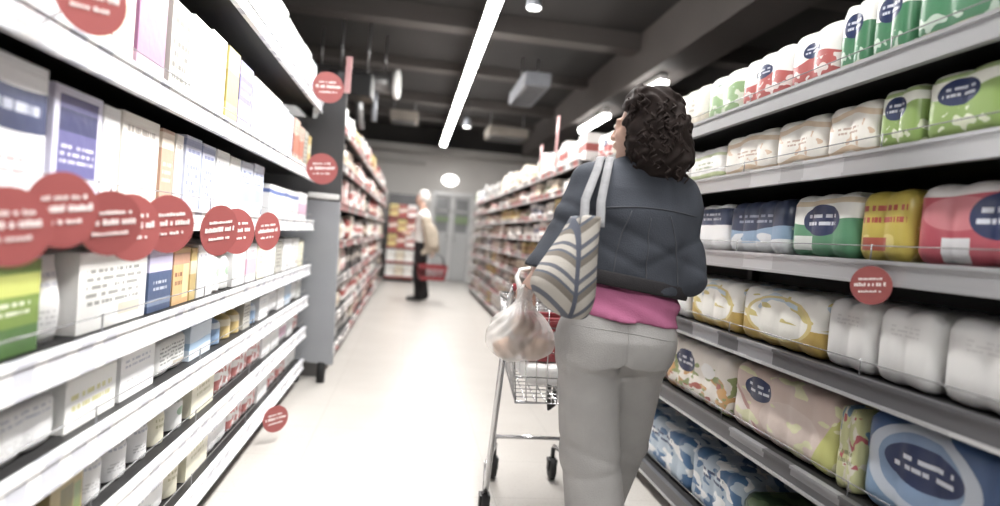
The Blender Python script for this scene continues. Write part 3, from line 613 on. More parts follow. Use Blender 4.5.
for lv, items in LS.items():
    n = len(items)
    for i, it in enumerate(items):
        a, b, h, kind, key, words = it[:6]; a, b = np.interp((a, b), *YMAP[lv]); wd = b-a-.004
        dp = min(wd*.85, .14) if kind in ('bottle', 'spray') else (.09 if kind == 'pouch' else .22)
        kw = {'cap': it[6]} if len(it) > 6 else {}
        o = get(kind, wd, dp, h, key, **kw)
        o.location = (LX-.045-dp/2, (a+b)/2, LL[lv]+.001); o.rotation_euler[2] = math.pi/2
        tag(o, '%s %s, %s from the grey end panel on left unit\'s %s' % (words, NOUN[kind], ORD[n-1-i], LVL[lv]), CAT[kind], 'goods on the left unit\'s '+LVL[lv])

# red promotional wobblers
def red_disc(x, y, z, r, turn, label, tilt=0.0, rail=None):
    t = empty('promo_tag', (x, y, z)); tag(t, label, 'price tag', 'red promotional tags')
    m = MB(); m.disc((0, 0, 0), (0, 1, 0), r, .003, 0)
    for k, (hw, zz, hh) in enumerate(((.60, .34, .06), (.78, .06, .10), (.55, -.30, .055))):
        xs = -hw*r
        while xs < hw*r-.004:                                     # illegible white print
            wd = random.uniform(.05, .10)*r
            m.box((xs, -.0035, (zz-hh+.12*xs/r)*r), (min(xs+wd, hw*r), -.0016, (zz+hh*random.uniform(.3, 1)+.12*xs/r)*r), 1); xs += wd+(.035 if random.random() < .8 else .12)*r
    rx, rz = rail
    MB().tube([(0, .003, -.01), ((rx-x)*.5, .01, (rz-z)*.3), (rx-x, 0, rz-z)], .0022, n=6).build('plastic_strip', 'clear_strip', t)
    f = m.build('disc', ['red_tag', 'tag_print'], t); f.rotation_euler = (tilt, 0, turn)
    return t
LT = [(1.04, .062, 1.115), (1.16, .066, 1.145), (1.305, .064, 1.125), (1.46, .074, 1.115), (1.63, .072, 1.125), (2.00, .078, 1.11), (2.28, .08, 1.105), (2.70, .08, 1.105)]
for i, (y, r, z) in enumerate(LT):
    red_disc(LX+.085+.012*(i % 3), y, z, r, math.radians(58+7*(i % 2)), 'red round tag with white print, %s from the near end of the long row' % ORD[i], .06*((i % 3)-1), (LX+.010, 1.135))
red_disc(LX+.09, 1.22, 1.530, .068, math.radians(60), 'large red round tag cut off by the photo\'s top edge', 0, (LX+.010, 1.47))
red_disc(LX+.115, 3.95, 1.49, .095, math.radians(20), 'red round tag hanging near the panel end of the left unit\'s second shelf', 0, (LX+.010, 1.47))
red_disc(LX+.115, 3.95, 1.99, .095, math.radians(20), 'red round tag hanging near the panel end of the left unit\'s top shelf', 0, (LX+.010, 1.955))
red_disc(LX+.07, 3.3, .13, .07, math.radians(40), 'small red round tag at the foot of the left unit', 0, (LX+.010, .155))
red_disc(RX-.045, 1.44, 1.115, .05, math.radians(-60), 'red round tag hanging from the right rail below the yellow pack', 0, (RX-.010, 1.15))

# ------------------------------------------------------------------ far units
def tone(k, c, c2): return wrap('print_'+k, c, [('band', .35, .62, c2, .03), ('lines', .15, .85, .68, .88, tuple(int(v*.6) for v in c2), 2)], .4)
FG = {}
for k, c, c2 in (('white', (236, 234, 230), (214, 208, 200)), ('white and red', (234, 228, 224), (186, 84, 78)), ('red', (176, 74, 68), (226, 206, 190)), ('cream', (228, 218, 198), (200, 180, 150)),
                 ('yellow', (214, 190, 110), (180, 130, 80)), ('blue and white', (226, 228, 232), (112, 130, 168)), ('brown', (142, 112, 92), (208, 190, 170)), ('dark', (84, 80, 80), (170, 160, 150)),
                 ('green and white', (226, 228, 218), (140, 160, 110)), ('grey', (176, 174, 172), (120, 118, 116)), ('pink', (222, 180, 176), (236, 226, 222))):
    FG[k] = tone(k.replace(' ', '_'), c, c2)
G.update(FG)
rr = random.Random(11)
def stock(side, xf, ya, yb, levels, ztop, unit, weights):
    names = [k for k, n in weights for _ in range(n)]
    for li, z in enumerate(levels):
        room = (levels[li+1] if li+1 < len(levels) else ztop+.12)-z-.06
        y = ya+.05; i = 0; n = 0; last = None
        while y < yb-.2:
            key = rr.choice(names)
            if last and rr.random() < .45: key = last
            kind = rr.choice(('box', 'box', 'pouch', 'bottle', 'pack')); last = key
            wd = {'box': .22, 'pouch': .2, 'bottle': .13, 'pack': .28}[kind]+rr.choice((0, .03))
            h = min(room, {'box': .24, 'pouch': .26, 'bottle': .28, 'pack': .2}[kind])-rr.choice((0, .02, .04))
            h = max(.1, h); dp = {'box': .2, 'pouch': .1, 'bottle': .1, 'pack': .2}[kind]
            if (side < 0 and y < ya+.5) or (side > 0 and li == len(levels)-1 and y < ya+1.6): key = rr.choice(('white', 'white', 'white and red'))
            o = get(kind, wd, dp, h, key); o.location = (xf+side*(.03+dp/2+rr.choice((0, .01, .02))), y+wd/2, z+.001)
            o.rotation_euler[2] = -side*math.pi/2
            if n < len(ORD):
                tag(o, '%s %s, %s from the near end on %s shelf of far %s unit' % (key, NOUN[kind], ORD[n], ORD[len(levels)-1-li] if li < len(levels)-1 else 'top', unit), CAT[kind], 'goods on the far %s unit' % unit)
            y += wd+rr.choice((.02, .03, .09)); n += 1
            if n >= len(ORD): break
stock(1, RX, 4.6, 12.8, FR, 2.1, 'right', (('white', 5), ('white and red', 2), ('cream', 4), ('yellow', 2), ('blue and white', 1), ('brown', 2), ('grey', 3), ('green and white', 1), ('pink', 1)))
# end display by the back wall
t = empty('display_stand', (-.22, 13.9, 0)); tag(t, 'narrow display stand with red and yellow goods by the back wall', 'shelves')
MB().box((-.32, .28, 0), (.32, .31, 1.95)).build('back_panel', 'shelf_grey', t)
for q in (-1, 1): MB().box((q*.32-.012, -.1, 0), (q*.32+.012, .31, 1.95)).build('side_panel', 'shelf_grey', t, bevel=.004)
DL = [.12, .45, .78, 1.11, 1.44]
for li, z in enumerate(DL):
    sh = MB().box((-.308, -.1, z-.03), (.308, .28, z)).build('shelf', 'rail_white', t); MB().box((-.308, -.108, z-.045), (.308, -.1, z+.004)).build('price_rail', 'red_tag', sh)
    for i, key in enumerate(('white', 'cream', 'white') if li < 2 else (('red', 'yellow', 'red') if li % 2 else ('yellow', 'red', 'white and red'))):
        o = get('box', .185, .2, .26, key); o.location = (-.22-.2+i*.2, 13.9+.02, z+.001)
        tag(o, '%s carton, %s from the left on the %s shelf of the end display' % (key, ORD[i], ORD[4-li] if li < 4 else 'top'), 'carton', 'goods on the end display stand')
stock(-1, -.56, 4.78, 13.0, FL, 2.1, 'left', (('white', 4), ('white and red', 3), ('red', 3), ('cream', 3), ('brown', 3), ('dark', 2), ('pink', 2), ('grey', 2), ('yellow', 1)))

# ------------------------------------------------------------------ people: smooth solid fields turned into one surface
class Field:
    def __init__(s, lo, hi, h):
        s.lo = np.array(lo, float); s.h = h; s.n = np.ceil((np.array(hi)-s.lo)/h).astype(int)+1
        s.ax = [s.lo[i]+h*np.arange(s.n[i]) for i in range(3)]; s.D = np.full(s.n, .5, np.float32)
    def region(s, lo, hi, pad):
        a = [max(0, int((lo[i]-pad-s.lo[i])/s.h)) for i in range(3)]; b = [min(s.n[i], int((hi[i]+pad-s.lo[i])/s.h)+2) for i in range(3)]
        if any(b[i] <= a[i] for i in range(3)): return None
        sl = tuple(slice(a[i], b[i]) for i in range(3))
        return sl, s.ax[0][a[0]:b[0], None, None], s.ax[1][None, a[1]:b[1], None], s.ax[2][None, None, a[2]:b[2]]
    def put(s, sl, d, k):
        o = s.D[sl]
        if k > 0:
            q = np.clip(.5+.5*(o-d)/k, 0, 1); s.D[sl] = o*(1-q)+d*q-k*q*(1-q)
        else: s.D[sl] = np.minimum(o, d)
    def cone(s, a, b, r1, r2, k=.02, flat=None):
        """tapered limb from a to b; flat=(axis vector, factor) squeezes its section along that axis"""
        a = np.array(a, float); b = np.array(b, float); m = max(r1, r2)
        g = s.region(np.minimum(a, b)-m, np.maximum(a, b)+m, 2*k+2*s.h)
        if g is None: return s
        sl, X, Y, Z = g; d = b-a; L = d@d
        px, py, pz = X-a[0], Y-a[1], Z-a[2]
        t = np.clip((px*d[0]+py*d[1]+pz*d[2])/L, 0, 1)
        qx, qy, qz = px-t*d[0], py-t*d[1], pz-t*d[2]
        q2 = qx*qx+qy*qy+qz*qz
        if flat is not None:
            n = np.array(flat[0], float); n /= np.linalg.norm(n); w = qx*n[0]+qy*n[1]+qz*n[2]
            q2 = q2+w*w*(1/flat[1]**2-1)
        s.put(sl, (np.sqrt(q2)-(r1+(r2-r1)*t)).astype(np.float32), k); return s
    def ball(s, c, r, k=.02, rot=0.0, tilt=0.0):
        r = np.array(r, float)*np.ones(3); c = np.array(c, float); m = r.max()
        g = s.region(c-m, c+m, 2*k+2*s.h)
        if g is None: return s
        sl, X, Y, Z = g; x, y, z = X-c[0], Y-c[1], Z-c[2]
        cr, sr = math.cos(-rot), math.sin(-rot); x, y = x*cr-y*sr, x*sr+y*cr
        if tilt: ct, st = math.cos(-tilt), math.sin(-tilt); y, z = y*ct-z*st, y*st+z*ct
        q = np.sqrt((x/r[0])**2+(y/r[1])**2+(z/r[2])**2)
        s.put(sl, ((q-1)*r.min()).astype(np.float32), k); return s
    def loft(s, secs, k=.02, p=2.3):
        """sections (z, cx, cy, rx, ry) joined into one upright body"""
        a = np.array(sorted(secs), float); lo = [(a[:, 1]-a[:, 3]).min(), (a[:, 2]-a[:, 4]).min(), a[0, 0]]; hi = [(a[:, 1]+a[:, 3]).max(), (a[:, 2]+a[:, 4]).max(), a[-1, 0]]
        g = s.region(lo, hi, 2*k+2*s.h)
        sl, X, Y, Z = g; z = Z.ravel(); f = lambda i: np.interp(z, a[:, 0], a[:, i])[None, None, :]
        rx, ry = f(3), f(4)
        q = (np.abs((X-f(1))/rx)**p+np.abs((Y-f(2))/ry)**p)**(1/p)
        d = (q-1)*np.minimum(rx, ry); d = np.maximum(d, np.maximum(a[0, 0]-Z, Z-a[-1, 0]))
        s.put(sl, d.astype(np.float32), k); return s
    def cut(s, pt, nrm):
        """removes what lies on the side the normal points to"""
        n = np.array(nrm, float); n /= np.linalg.norm(n)
        X, Y, Z = s.ax[0][:, None, None], s.ax[1][None, :, None], s.ax[2][None, None, :]
        s.D = np.maximum(s.D, ((X-pt[0])*n[0]+(Y-pt[1])*n[1]+(Z-pt[2])*n[2]).astype(np.float32)); return s
    def hollow(s, c, r, rot=0):
        o = Field.__new__(Field); o.lo, o.h, o.n, o.ax = s.lo, s.h, s.n, s.ax; o.D = np.full(s.n, .5, np.float32)
        o.ball(c, r, 0, rot); s.D = np.maximum(s.D, -o.D); return s
    def shift(s, fn, lo=None, hi=None):
        """adds a relief (folds, curls) to the surface"""
        X, Y, Z = s.ax[0][:, None, None], s.ax[1][None, :, None], s.ax[2][None, None, :]
        s.D = s.D+fn(X, Y, Z).astype(np.float32); return s
    def mesh(s, name, mat, parent=None, smooth=2):
        D = s.D; N = D > 0; nx, ny, nz = D.shape
        c = np.zeros((nx-1, ny-1, nz-1), np.int8)
        for i in (0, 1):
            for j in (0, 1):
                for k in (0, 1): c += N[i:nx-1+i, j:ny-1+j, k:nz-1+k]
        act = np.argwhere((c > 0) & (c < 8)); idx = -np.ones((nx-1, ny-1, nz-1), np.int32); idx[tuple(act.T)] = np.arange(len(act))
        acc = np.zeros((len(act), 3)); cnt = np.zeros(len(act))
        for ax in range(3):
            o1, o2 = [a for a in range(3) if a != ax]
            for u in (0, 1):
                for v in (0, 1):
                    p = act.copy(); p[:, o1] += u; p[:, o2] += v; q = p.copy(); q[:, ax] += 1
                    da, db = D[tuple(p.T)], D[tuple(q.T)]; m = (da > 0) != (db > 0)
                    t = da/(da-db+1e-12); pos = p.astype(float); pos[:, ax] += t
                    acc[m] += pos[m]; cnt[m] += 1
        V = s.lo+s.h*acc/cnt[:, None]; F = []
        for ax in range(3):
            o1, o2 = [(1, 2), (2, 0), (0, 1)][ax]
            A = [slice(None)]*3; Bq = [slice(None)]*3; A[ax] = slice(0, -1); Bq[ax] = slice(1, None)
            a, b = N[tuple(A)], N[tuple(Bq)]; e = np.argwhere(a != b)
            e = e[(e[:, o1] > 0) & (e[:, o2] > 0) & (e[:, o1] < D.shape[o1]-1) & (e[:, o2] < D.shape[o2]-1)]
            flip = a[tuple(e.T)]
            cs = []
            for u, v in ((0, 0), (-1, 0), (-1, -1), (0, -1)):
                p = e.copy(); p[:, o1] += u; p[:, o2] += v; cs.append(idx[tuple(p.T)])
            q = np.stack(cs, 1); q[flip] = q[flip][:, ::-1]; F.append(q)
        F = np.concatenate(F); F = F[(F >= 0).all(1)]
        for _ in range(smooth):                                      # light smoothing along the faces
            sm = np.zeros_like(V); n = np.zeros(len(V))
            for i in range(4):
                np.add.at(sm, F[:, i], V[F[:, (i+1) % 4]]+V[F[:, i-1]]); np.add.at(n, F[:, i], 2)
            V = V*.5+.5*sm/np.maximum(n, 1)[:, None]
        me = bpy.data.meshes.new(name); me.vertices.add(len(V)); me.vertices.foreach_set('co', V.astype(np.float32).ravel())
        me.loops.add(F.size); me.loops.foreach_set('vertex_index', F.astype(np.int32).ravel())
        me.polygons.add(len(F)); me.polygons.foreach_set('loop_start', np.arange(0, F.size, 4, dtype=np.int32)); me.polygons.foreach_set('loop_total', np.full(len(F), 4, np.int32))
        me.polygons.foreach_set('use_smooth', np.ones(len(F), bool)); me.update(calc_edges=True); me.validate()
        me.materials.append(M[mat] if isinstance(mat, str) else mat)
        o = bpy.data.objects.new(name, me); COL.objects.link(o)
        if parent: o.parent = parent
        return o
def waves(p, seed, lo, hi, n=7, amp=1.0):
    r = np.random.RandomState(seed); X, Y, Z = p; out = 0
    for _ in range(n):
        k = r.normal(size=3); k *= r.uniform(lo, hi)/np.linalg.norm(k); out = out+np.sin(k[0]*X+k[1]*Y+k[2]*Z+r.uniform(0, 6.3))
    return out*amp/n**.5

def hand(f, wrist, way, palm_n, side, curl=.9, size=1.0, r=.0085):
    """palm, four fingers and a thumb: WAY points along the hand, PALM_N out of the palm, SIDE towards the thumb"""
    W = np.array(wrist, float); d = np.array(way, float); d /= np.linalg.norm(d); n = np.array(palm_n, float); n -= d*(n@d); n /= np.linalg.norm(n)
    sd = np.array(side, float); sd -= d*(sd@d)+n*(sd@n); sd /= np.linalg.norm(sd); q = size
    f.cone(W, W+d*.045*q, .026*q, .036*q, .012, (n, .5)); f.cone(W+d*.04*q, W+d*.08*q, .038*q, .040*q, .012, (n, .42))
    for i, (o, L) in enumerate(((.030, .070), (.010, .078), (-.011, .073), (-.031, .058))):
        p = W+d*.088*q+sd*o*q; dd = d.copy(); rr_ = r*q*(1, 1.03, .98, .86)[i]
        for j, fr in enumerate((.45, .32, .23)):
            a = curl*(.55, .75, .6)[j]*(1+.06*i)
            dd2 = dd*math.cos(a)+n*math.sin(a); nn = -dd*math.sin(a)+n*math.cos(a)
            e = p+dd2*L*fr*q; f.cone(p, e, rr_*(1-.08*j), rr_*(1-.08*(j+1)), .003); p = e; dd = dd2; n_ = nn; n0 = n; n = nn
        n = np.array(palm_n, float); n -= d*(n@d); n /= np.linalg.norm(n)
    p = W+d*.028*q+sd*.030*q; t1 = d*.55+sd*.75+n*.25; t1 /= np.linalg.norm(t1); e = p+t1*.042*q; f.cone(p, e, .014*q, .0105*q, .008)
    t2 = d*.85+sd*.1+n*.5; t2 /= np.linalg.norm(t2); f.cone(e, e+t2*.032*q, .0105*q, .0085*q, .004)

def face(f, c, fw, lf, s=1.0):
    """nose, brow, lips, chin and ears on a head at C that looks along FW (LF: its left)"""
    C = np.array(c, float); F = np.array(fw, float); F /= np.linalg.norm(F); L = np.array(lf, float); L -= F*(F@L); L /= np.linalg.norm(L); Up = np.cross(F, L)
    P = lambda a, b, z: C+F*a*s+L*b*s+Up*z*s
    f.cone(P(.045, 0, -.055), P(.062, 0, -.088), .048*s, .026*s, .03)          # jaw to chin
    f.cone(P(.088, 0, .012), P(.106, 0, -.026), .008*s, .013*s, .012)          # nose
    for e in (-1, 1):
        f.ball(P(.098, e*.013, -.030), .008*s, .006); f.cone(P(.082, e*.018, .024), P(.070, e*.05, .022), .008*s, .007*s, .012)   # nostril, brow
        f.ball(P(.078, e*.032, .004), .0125*s, .003)                           # eye
        f.cone(P(-.005, e*.078, .018), P(-.002, e*.076, -.026), .012*s, .008*s, .006, (L, .5)); f.ball(P(.056, e*.044, -.026), .02*s, .025)  # ear, cheek
    for z, r_ in ((-.051, .0065), (-.062, .0075)): f.cone(P(.088, -.02, z), P(.088, .02, z), r_*s, r_*s, .004)
def eyes(c, fw, lf, parent, s=1.0):
    C = Vector(c); F = Vector(fw).normalized(); L = Vector(lf).normalized(); Up = F.cross(L)
    for e in (-1, 1):
        p = C+F*.0845*s+L*e*.032*s+Up*.004*s
        MB().lathe([(.0005, -.0075), (.005, -.006), (.0075, 0), (.005, .006), (.0005, .0075)], 0, 12, at=p).disc(p+F*.0072*s, F, .0042, .001, 1).build('eye', ['white_plastic', 'hair_brown'], parent)

def cloth(name, c, c2=None, scale=16, weave=240, bump=.35, rough=.85):
    t = NT(name).coord('Object'); c2 = c2 or tuple(int(v*.82) for v in c)
    col = t.mix(t.noise(scale, 4), t.rgb(c2), t.rgb(c)); h = t.m('ADD', t.noise(weave, 2), t.m('MULTIPLY', t.noise(28, 3), .8))
    t.bump(h, bump, .004); return t.done(col, rough, 0, .25)
M['denim'] = cloth('denim', (74, 80, 92), (34, 37, 44), 5)
M['denim_band'] = cloth('denim_band', (50, 48, 50), (38, 36, 40), 20)
M['seam'] = plain('seam', (70, 73, 82), .8)
M['pink_knit'] = cloth('pink_knit', (190, 98, 142), (172, 80, 124), 14)
M['grey_sweat'] = cloth('grey_sweat', (166, 164, 162), (146, 144, 142), 12)
M['hair_brown'] = plain('hair_brown', (50, 40, 37), .75, 0, .4, 30)
M['hair_white'] = plain('hair_white', (206, 202, 196), .6, 0, .15, 30)
M['shoe_dark'] = plain('shoe_dark', (60, 58, 60), .6)
M['white_shirt'] = cloth('white_shirt', (236, 235, 232), (222, 221, 218), 10)
M['black_trousers'] = cloth('black_trousers', (44, 42, 44), (32, 30, 32), 10)
M['beige_coat'] = cloth('beige_coat', (176, 162, 142), (150, 136, 118), 10)

def lerp(a, b, t): return tuple(a[i]+(b[i]-a[i])*t for i in range(3))
# ---- the woman, seen from behind, walking and pushing the trolley
WX, WY = .70, 1.92
H = (.722, 1.955, 1.55)
shL, elL, wrL = (.565, 1.935, 1.345), (.415, 1.865, 1.065), (.415, 2.10, 1.005)
shR, elR, wrR = (.862, 1.950, 1.33), (.888, 1.885, 1.075), (.80, 2.10, 1.015)
hpL, knL, anL = (.588, 1.925, .86), (.628, 1.93, .48), (.672, 1.85, .085)
hpR, knR, anR = (.758, 1.93, .86), (.785, 2.10, .48), (.755, 2.28, .085)
woman = empty('person', (WX, WY, 0)); tag(woman, 'woman in dark denim jacket and grey trousers seen from behind pushing a trolley', 'person')
inv = Matrix.Translation((-WX, -WY, 0))
def own(o, root, m):
    o.parent = root; o.matrix_parent_inverse = m; return o
f = Field((.30, 1.62, 0), (1.04, 2.42, 1.70), .0065)
f.loft([(.80, .672, 1.93, .165, .11), (.88, .672, 1.925, .172, .118), (.97, .685, 1.935, .145, .095), (1.05, .697, 1.945, .128, .085), (1.2, .712, 1.95, .148, .10), (1.3, .718, 1.95, .155, .095), (1.375, .722, 1.945, .11, .07), (1.40, .728, 1.945, .06, .05)], .03)
f.cone((.728, 1.94, 1.36), (.735, 1.955, 1.47), .052, .047, .04)
f.ball((.732, 1.945, 1.57), (.073, .09, .098), .03, .75)
face(f, H, (-.72, .69, .02), (-.69, -.72, 0))
for sh, el, wr, e in ((shL, elL, wrL, -1), (shR, elR, wrR, 1)):
    f.cone((.72+e*.05, 1.945, 1.365), sh, .05, .052, .05); f.cone(sh, el, .047, .037, .02); f.cone(el, wr, .037, .024, .02)
hand(f, wrL, (.05, .75, -.25), (.2, -.1, -1), (1, 0, 0), .8); hand(f, wrR, (-.05, .75, -.25), (-.2, -.1, -1), (-1, 0, 0), .8)
for hp, kn, an, e in ((hpL, knL, anL, -1), (hpR, knR, anR, 1)):
    f.cone(hp, kn, .082, .054, .03); f.cone(kn, lerp(kn, an, .35), .054, .056, .02); f.cone(lerp(kn, an, .35), an, .056, .034, .02)
    f.cone((an[0], an[1]-.02, .045), (an[0]+.0, an[1]+.14, .03), .036, .03, .02, ((0, 0, 1), .8))
own(f.mesh('body', 'skin', None), woman, inv)
eyes(H, (-.72, .69, .02), (-.69, -.72, 0), None)
for o in [o for o in bpy.data.objects if o.name.split('.')[0] == 'eye' and not o.parent]: own(o, woman, inv)
# trousers
f = Field((.36, 1.62, .02), (1.02, 2.45, 1.06), .0065)
f.loft([(.79, .672, 1.912, .170, .120), (.83, .675, 1.908, .174, .126), (.87, .677, 1.908, .176, .130), (.95, .686, 1.925, .165, .113), (1.02, .692, 1.938, .150, .098)], .03, 2.2)
for e, x in ((-1, .586), (1, .764)): f.ball((x, 1.888, .85), (.074, .074, .11), .06)
for hp, kn, an, e in ((hpL, knL, anL, -1), (hpR, knR, anR, 1)):
    f.cone((hp[0], hp[1]-.008, hp[2]), kn, .103, .095, .04); f.cone(kn, an, .095, .096, .02)
f.cut((0, 0, .075), (0, 0, -1)); f.cut((.70, 0, .95), (.10, 0, 1))
f.shift(lambda X, Y, Z: waves((X, Y, Z*.5), 3, 18, 40, 8, .0032)*np.clip((.95-Z)*6, 0, 1)+.006*np.exp(-((X-.672)/.010)**2)*np.clip((.93-Z)*20, 0, 1)*np.clip((Z-.74)*20, 0, 1)*(Y < 1.9))
# folds under the seat and behind the knee
f.shift(lambda X, Y, Z: .005*np.exp(-((Z-.745-.22*np.abs(X-.672))/.010)**2)*(Y < 1.93)+.004*np.exp(-((Z-.50+.3*(X-.62))/.012)**2)+.003*np.exp(-((Z-.44-.2*(X-.62))/.012)**2))
tr = own(f.mesh('trousers', 'grey_sweat', None), woman, inv)
# pink top between jacket and trousers
f = Field((.44, 1.70, .88), (.96, 2.18, 1.16), .006)
f.loft([(.90, .684, 1.918, .186, .137), (.96, .687, 1.925, .184, .130), (1.02, .695, 1.935, .180, .121), (1.12, .703, 1.945, .16, .105)], .02, 2.2)
f.cut((.70, 1.9, .932), (-.10, 0, -1)); f.shift(lambda X, Y, Z: .0035*np.sin(95*(Z+.06*np.sin(9*X)))+waves((X, Y, Z*2), 5, 20, 45, 6, .002))
own(f.mesh('shirt', 'pink_knit', None), woman, inv)
# denim jacket
f = Field((.26, 1.66, .96), (1.06, 2.24, 1.50), .0062)
f.loft([(.98, .700, 1.935, .190, .135), (1.06, .704, 1.938, .190, .132), (1.16, .710, 1.942, .188, .132), (1.28, .717, 1.942, .192, .122), (1.345, .720, 1.942, .165, .10), (1.40, .727, 1.945, .095, .07), (1.43, .73, 1.945, .070, .060)], .035, 2.3)
for sh, el, wr, e in ((shL, elL, wrL, -1), (shR, elR, wrR, 1)):
    f.cone((.722+e*.06, 1.942, 1.375), sh, .062, .068, .05); q = (1, 1) if e < 0 else (.92, .86); f.cone(sh, el, .074*q[0], .064*q[1], .03); f.cone(el, wr, .064*q[1], .044, .02)
    d = np.array(wr)-np.array(el); f.D = np.where(True, f.D, f.D)
f.cone((.675, 1.93, 1.425), (.79, 1.93, 1.42), .026, .026, .02)                # collar at the nape
f.cut((.72, 1.93, 1.038), (-.125, 0, -1))
for wr, el in ((wrL, elL), (wrR, elR)):
    d = np.array(wr)-np.array(el); d /= np.linalg.norm(d); q = np.array(wr)-d*.012
    X, Y, Z = f.ax[0][:, None, None], f.ax[1][None, :, None], f.ax[2][None, None, :]
    near = ((X-wr[0])**2+(Y-wr[1])**2+(Z-wr[2])**2) < .01
    pl = (X-q[0])*d[0]+(Y-q[1])*d[1]+(Z-q[2])*d[2]; f.D = np.where(near, np.maximum(f.D, pl), f.D).astype(np.float32)
f.shift(lambda X, Y, Z: waves((X, Y, Z*1.6), 8, 22, 48, 9, .0055)+.006*np.exp(-((Z-1.10-.5*np.abs(X-.70))/.016)**2)*(Y < 1.94)+.005*np.exp(-((Z-1.19+.4*(X-.70))/.014)**2)*(Y < 1.94))
jk = own(f.mesh('jacket', 'denim', None), woman, inv)
def ring_band(name, secs, mat, parent, n=56, p=2.3, th=.006):
    vs = []; fs = []; k = len(secs)
    for z, cx, cy, rx, ry, sl in secs:
        for j in range(n):
            q = 2*math.pi*j/n; cq, sq = math.cos(q), math.sin(q); r = (abs(cq)**p+abs(sq)**p)**(-1/p)
            x = cx+rx*r*cq; vs.append((x, cy+ry*r*sq, z+sl*(x-cx)))
    for i in range(k-1):
        for j in range(n): fs.append((i*n+j, i*n+(j+1) % n, (i+1)*n+(j+1) % n, (i+1)*n+j))
    fs += []
    o = MB().add(vs, fs, 0, True).build(name, mat); m = o.modifiers.new('cloth', 'SOLIDIFY'); m.thickness = th
    return own(o, parent, inv)
ring_band('jacket_hem', [(1.028, .702, 1.936, .195, .138, -.125), (1.034, .702, 1.936, .198, .141, -.125), (1.066, .704, 1.937, .198, .140, -.125), (1.072, .704, 1.937, .194, .136, -.125)], 'denim_band', woman)
# shoes
for an in (anL, anR):
    f = Field((an[0]-.08, an[1]-.11, -.005), (an[0]+.08, an[1]+.24, .14), .006)
    f.cone((an[0], an[1]-.03, .048), (an[0], an[1]+.15, .035), .043, .041, .02, ((0, 0, 1), .85)); f.cone((an[0], an[1]-.01, .09), (an[0], an[1]+.02, .05), .045, .045, .02)
    f.cut((0, 0, .002), (0, 0, -1)); own(f.mesh('shoe', 'shoe_dark', None), woman, inv)
# curly hair
f = Field((.56, 1.74, 1.32), (.94, 2.10, 1.72), .0055)
f.ball((.745, 1.925, 1.580), (.094, .100, .100), .03); f.ball((.765, 1.895, 1.50), (.092, .085, .10), .04); f.ball((.772, 1.895, 1.445), (.075, .07, .06), .04)
f.ball((.70, 1.90, 1.50), (.045, .06, .09), .04); f.ball((.83, 1.935, 1.49), (.035, .06, .08), .04); f.ball((.72, 1.93, 1.635), (.065, .075, .04), .04)
f.hollow((.648, 2.02, 1.54), (.085, .085, .10))
f.shift(lambda X, Y, Z: .0075*np.sin(70*X+2.2*np.sin(46*Z)+1.3*np.sin(38*Y))*np.sin(58*Z+1.9*np.sin(52*X)+26*Y)+waves((X, Y, Z), 21, 50, 110, 8, .0045))
hair = own(f.mesh('hair', 'hair_brown', None, 1), woman, inv)
M['hair_brown'].node_tree.nodes['Principled BSDF'].inputs['Specular IOR Level'].default_value = .15
rh = random.Random(5); cm = MB()
for i in range(90):                                                          # loose curls over the mass
    q = rh.uniform(math.pi*.85, math.pi*2.15); zz = rh.uniform(1.42, 1.64); k_ = 1-abs(zz-1.53)/.26
    rx = .094*(.55+.45*max(0, k_)**.5); cx = .742+(1.60-zz)*.14
    x, y = cx+math.cos(q)*rx, 1.90+math.sin(q)*rx*.98; pts = []; ph = rh.uniform(0, 6); tn = rh.choice((-1, 1)); L = rh.uniform(.03, .06)
    for j in range(13):
        u = j/12; a = ph+tn*u*9; rad = .008*(1-.3*u)
        pts.append((x+math.cos(q)*.006*u+math.cos(a)*rad, y+math.sin(a)*rad+math.sin(q)*.005*u, zz-u*L))
    cm.tube(pts, [.0042*(1-.75*abs(j/12-.4)) for j in range(13)], n=5)
own(cm.build('ringlet_layer', 'hair_brown'), hair, Matrix())
# jacket seams
sm = MB()
sm.tube([(.715+.0*i, 1.942-.132-.004-.006*math.sin(i/9*math.pi), 1.06+i*.031) for i in range(9)], .0022, n=5)
from mathutils.bvhtree import BVHTree
def bvh(o): return BVHTree.FromPolygons([v.co for v in o.data.vertices], [p.vertices[:] for p in o.data.polygons])
def on_back(tree, pts, lift=.0015):
    out = []
    for x, z in pts:
        h = tree.ray_cast(Vector((x, 1.3, z)), Vector((0, 1, 0)))[0]
        if h: out.append((h.x, h.y-lift, h.z))
    return out
tj, tt = bvh(jk), bvh(tr)
sm = MB()
for pts in ([(.715+.002*math.sin(i), 1.06+i*.014) for i in range(15)], [(.56+i*.0135, 1.275+.012*math.sin(i/24*math.pi)) for i in range(25)],
            [(.615-.00*i+.04*(i/14)**2, 1.06+i*.0152) for i in range(15)], [(.825-.04*(i/14)**2, 1.05+i*.0155) for i in range(15)]):
    p = on_back(tj, pts)
    if len(p) > 2: sm.tube(p, .0022, n=5)
own(sm.build('jacket_seams', 'seam'), woman, inv)
sm = MB()
for pts in ([(.672, .925-i*.012) for i in range(14)], [(.505+i*.022, .895-.1*(i*.022-.18)+.006*math.sin(i/15*math.pi)) for i in range(16)]):
    p = on_back(tt, pts, .0005)
    if len(p) > 2: sm.tube(p, .0017, n=5)
own(sm.build('trouser_seams', 'grey_sweat'), woman, inv)

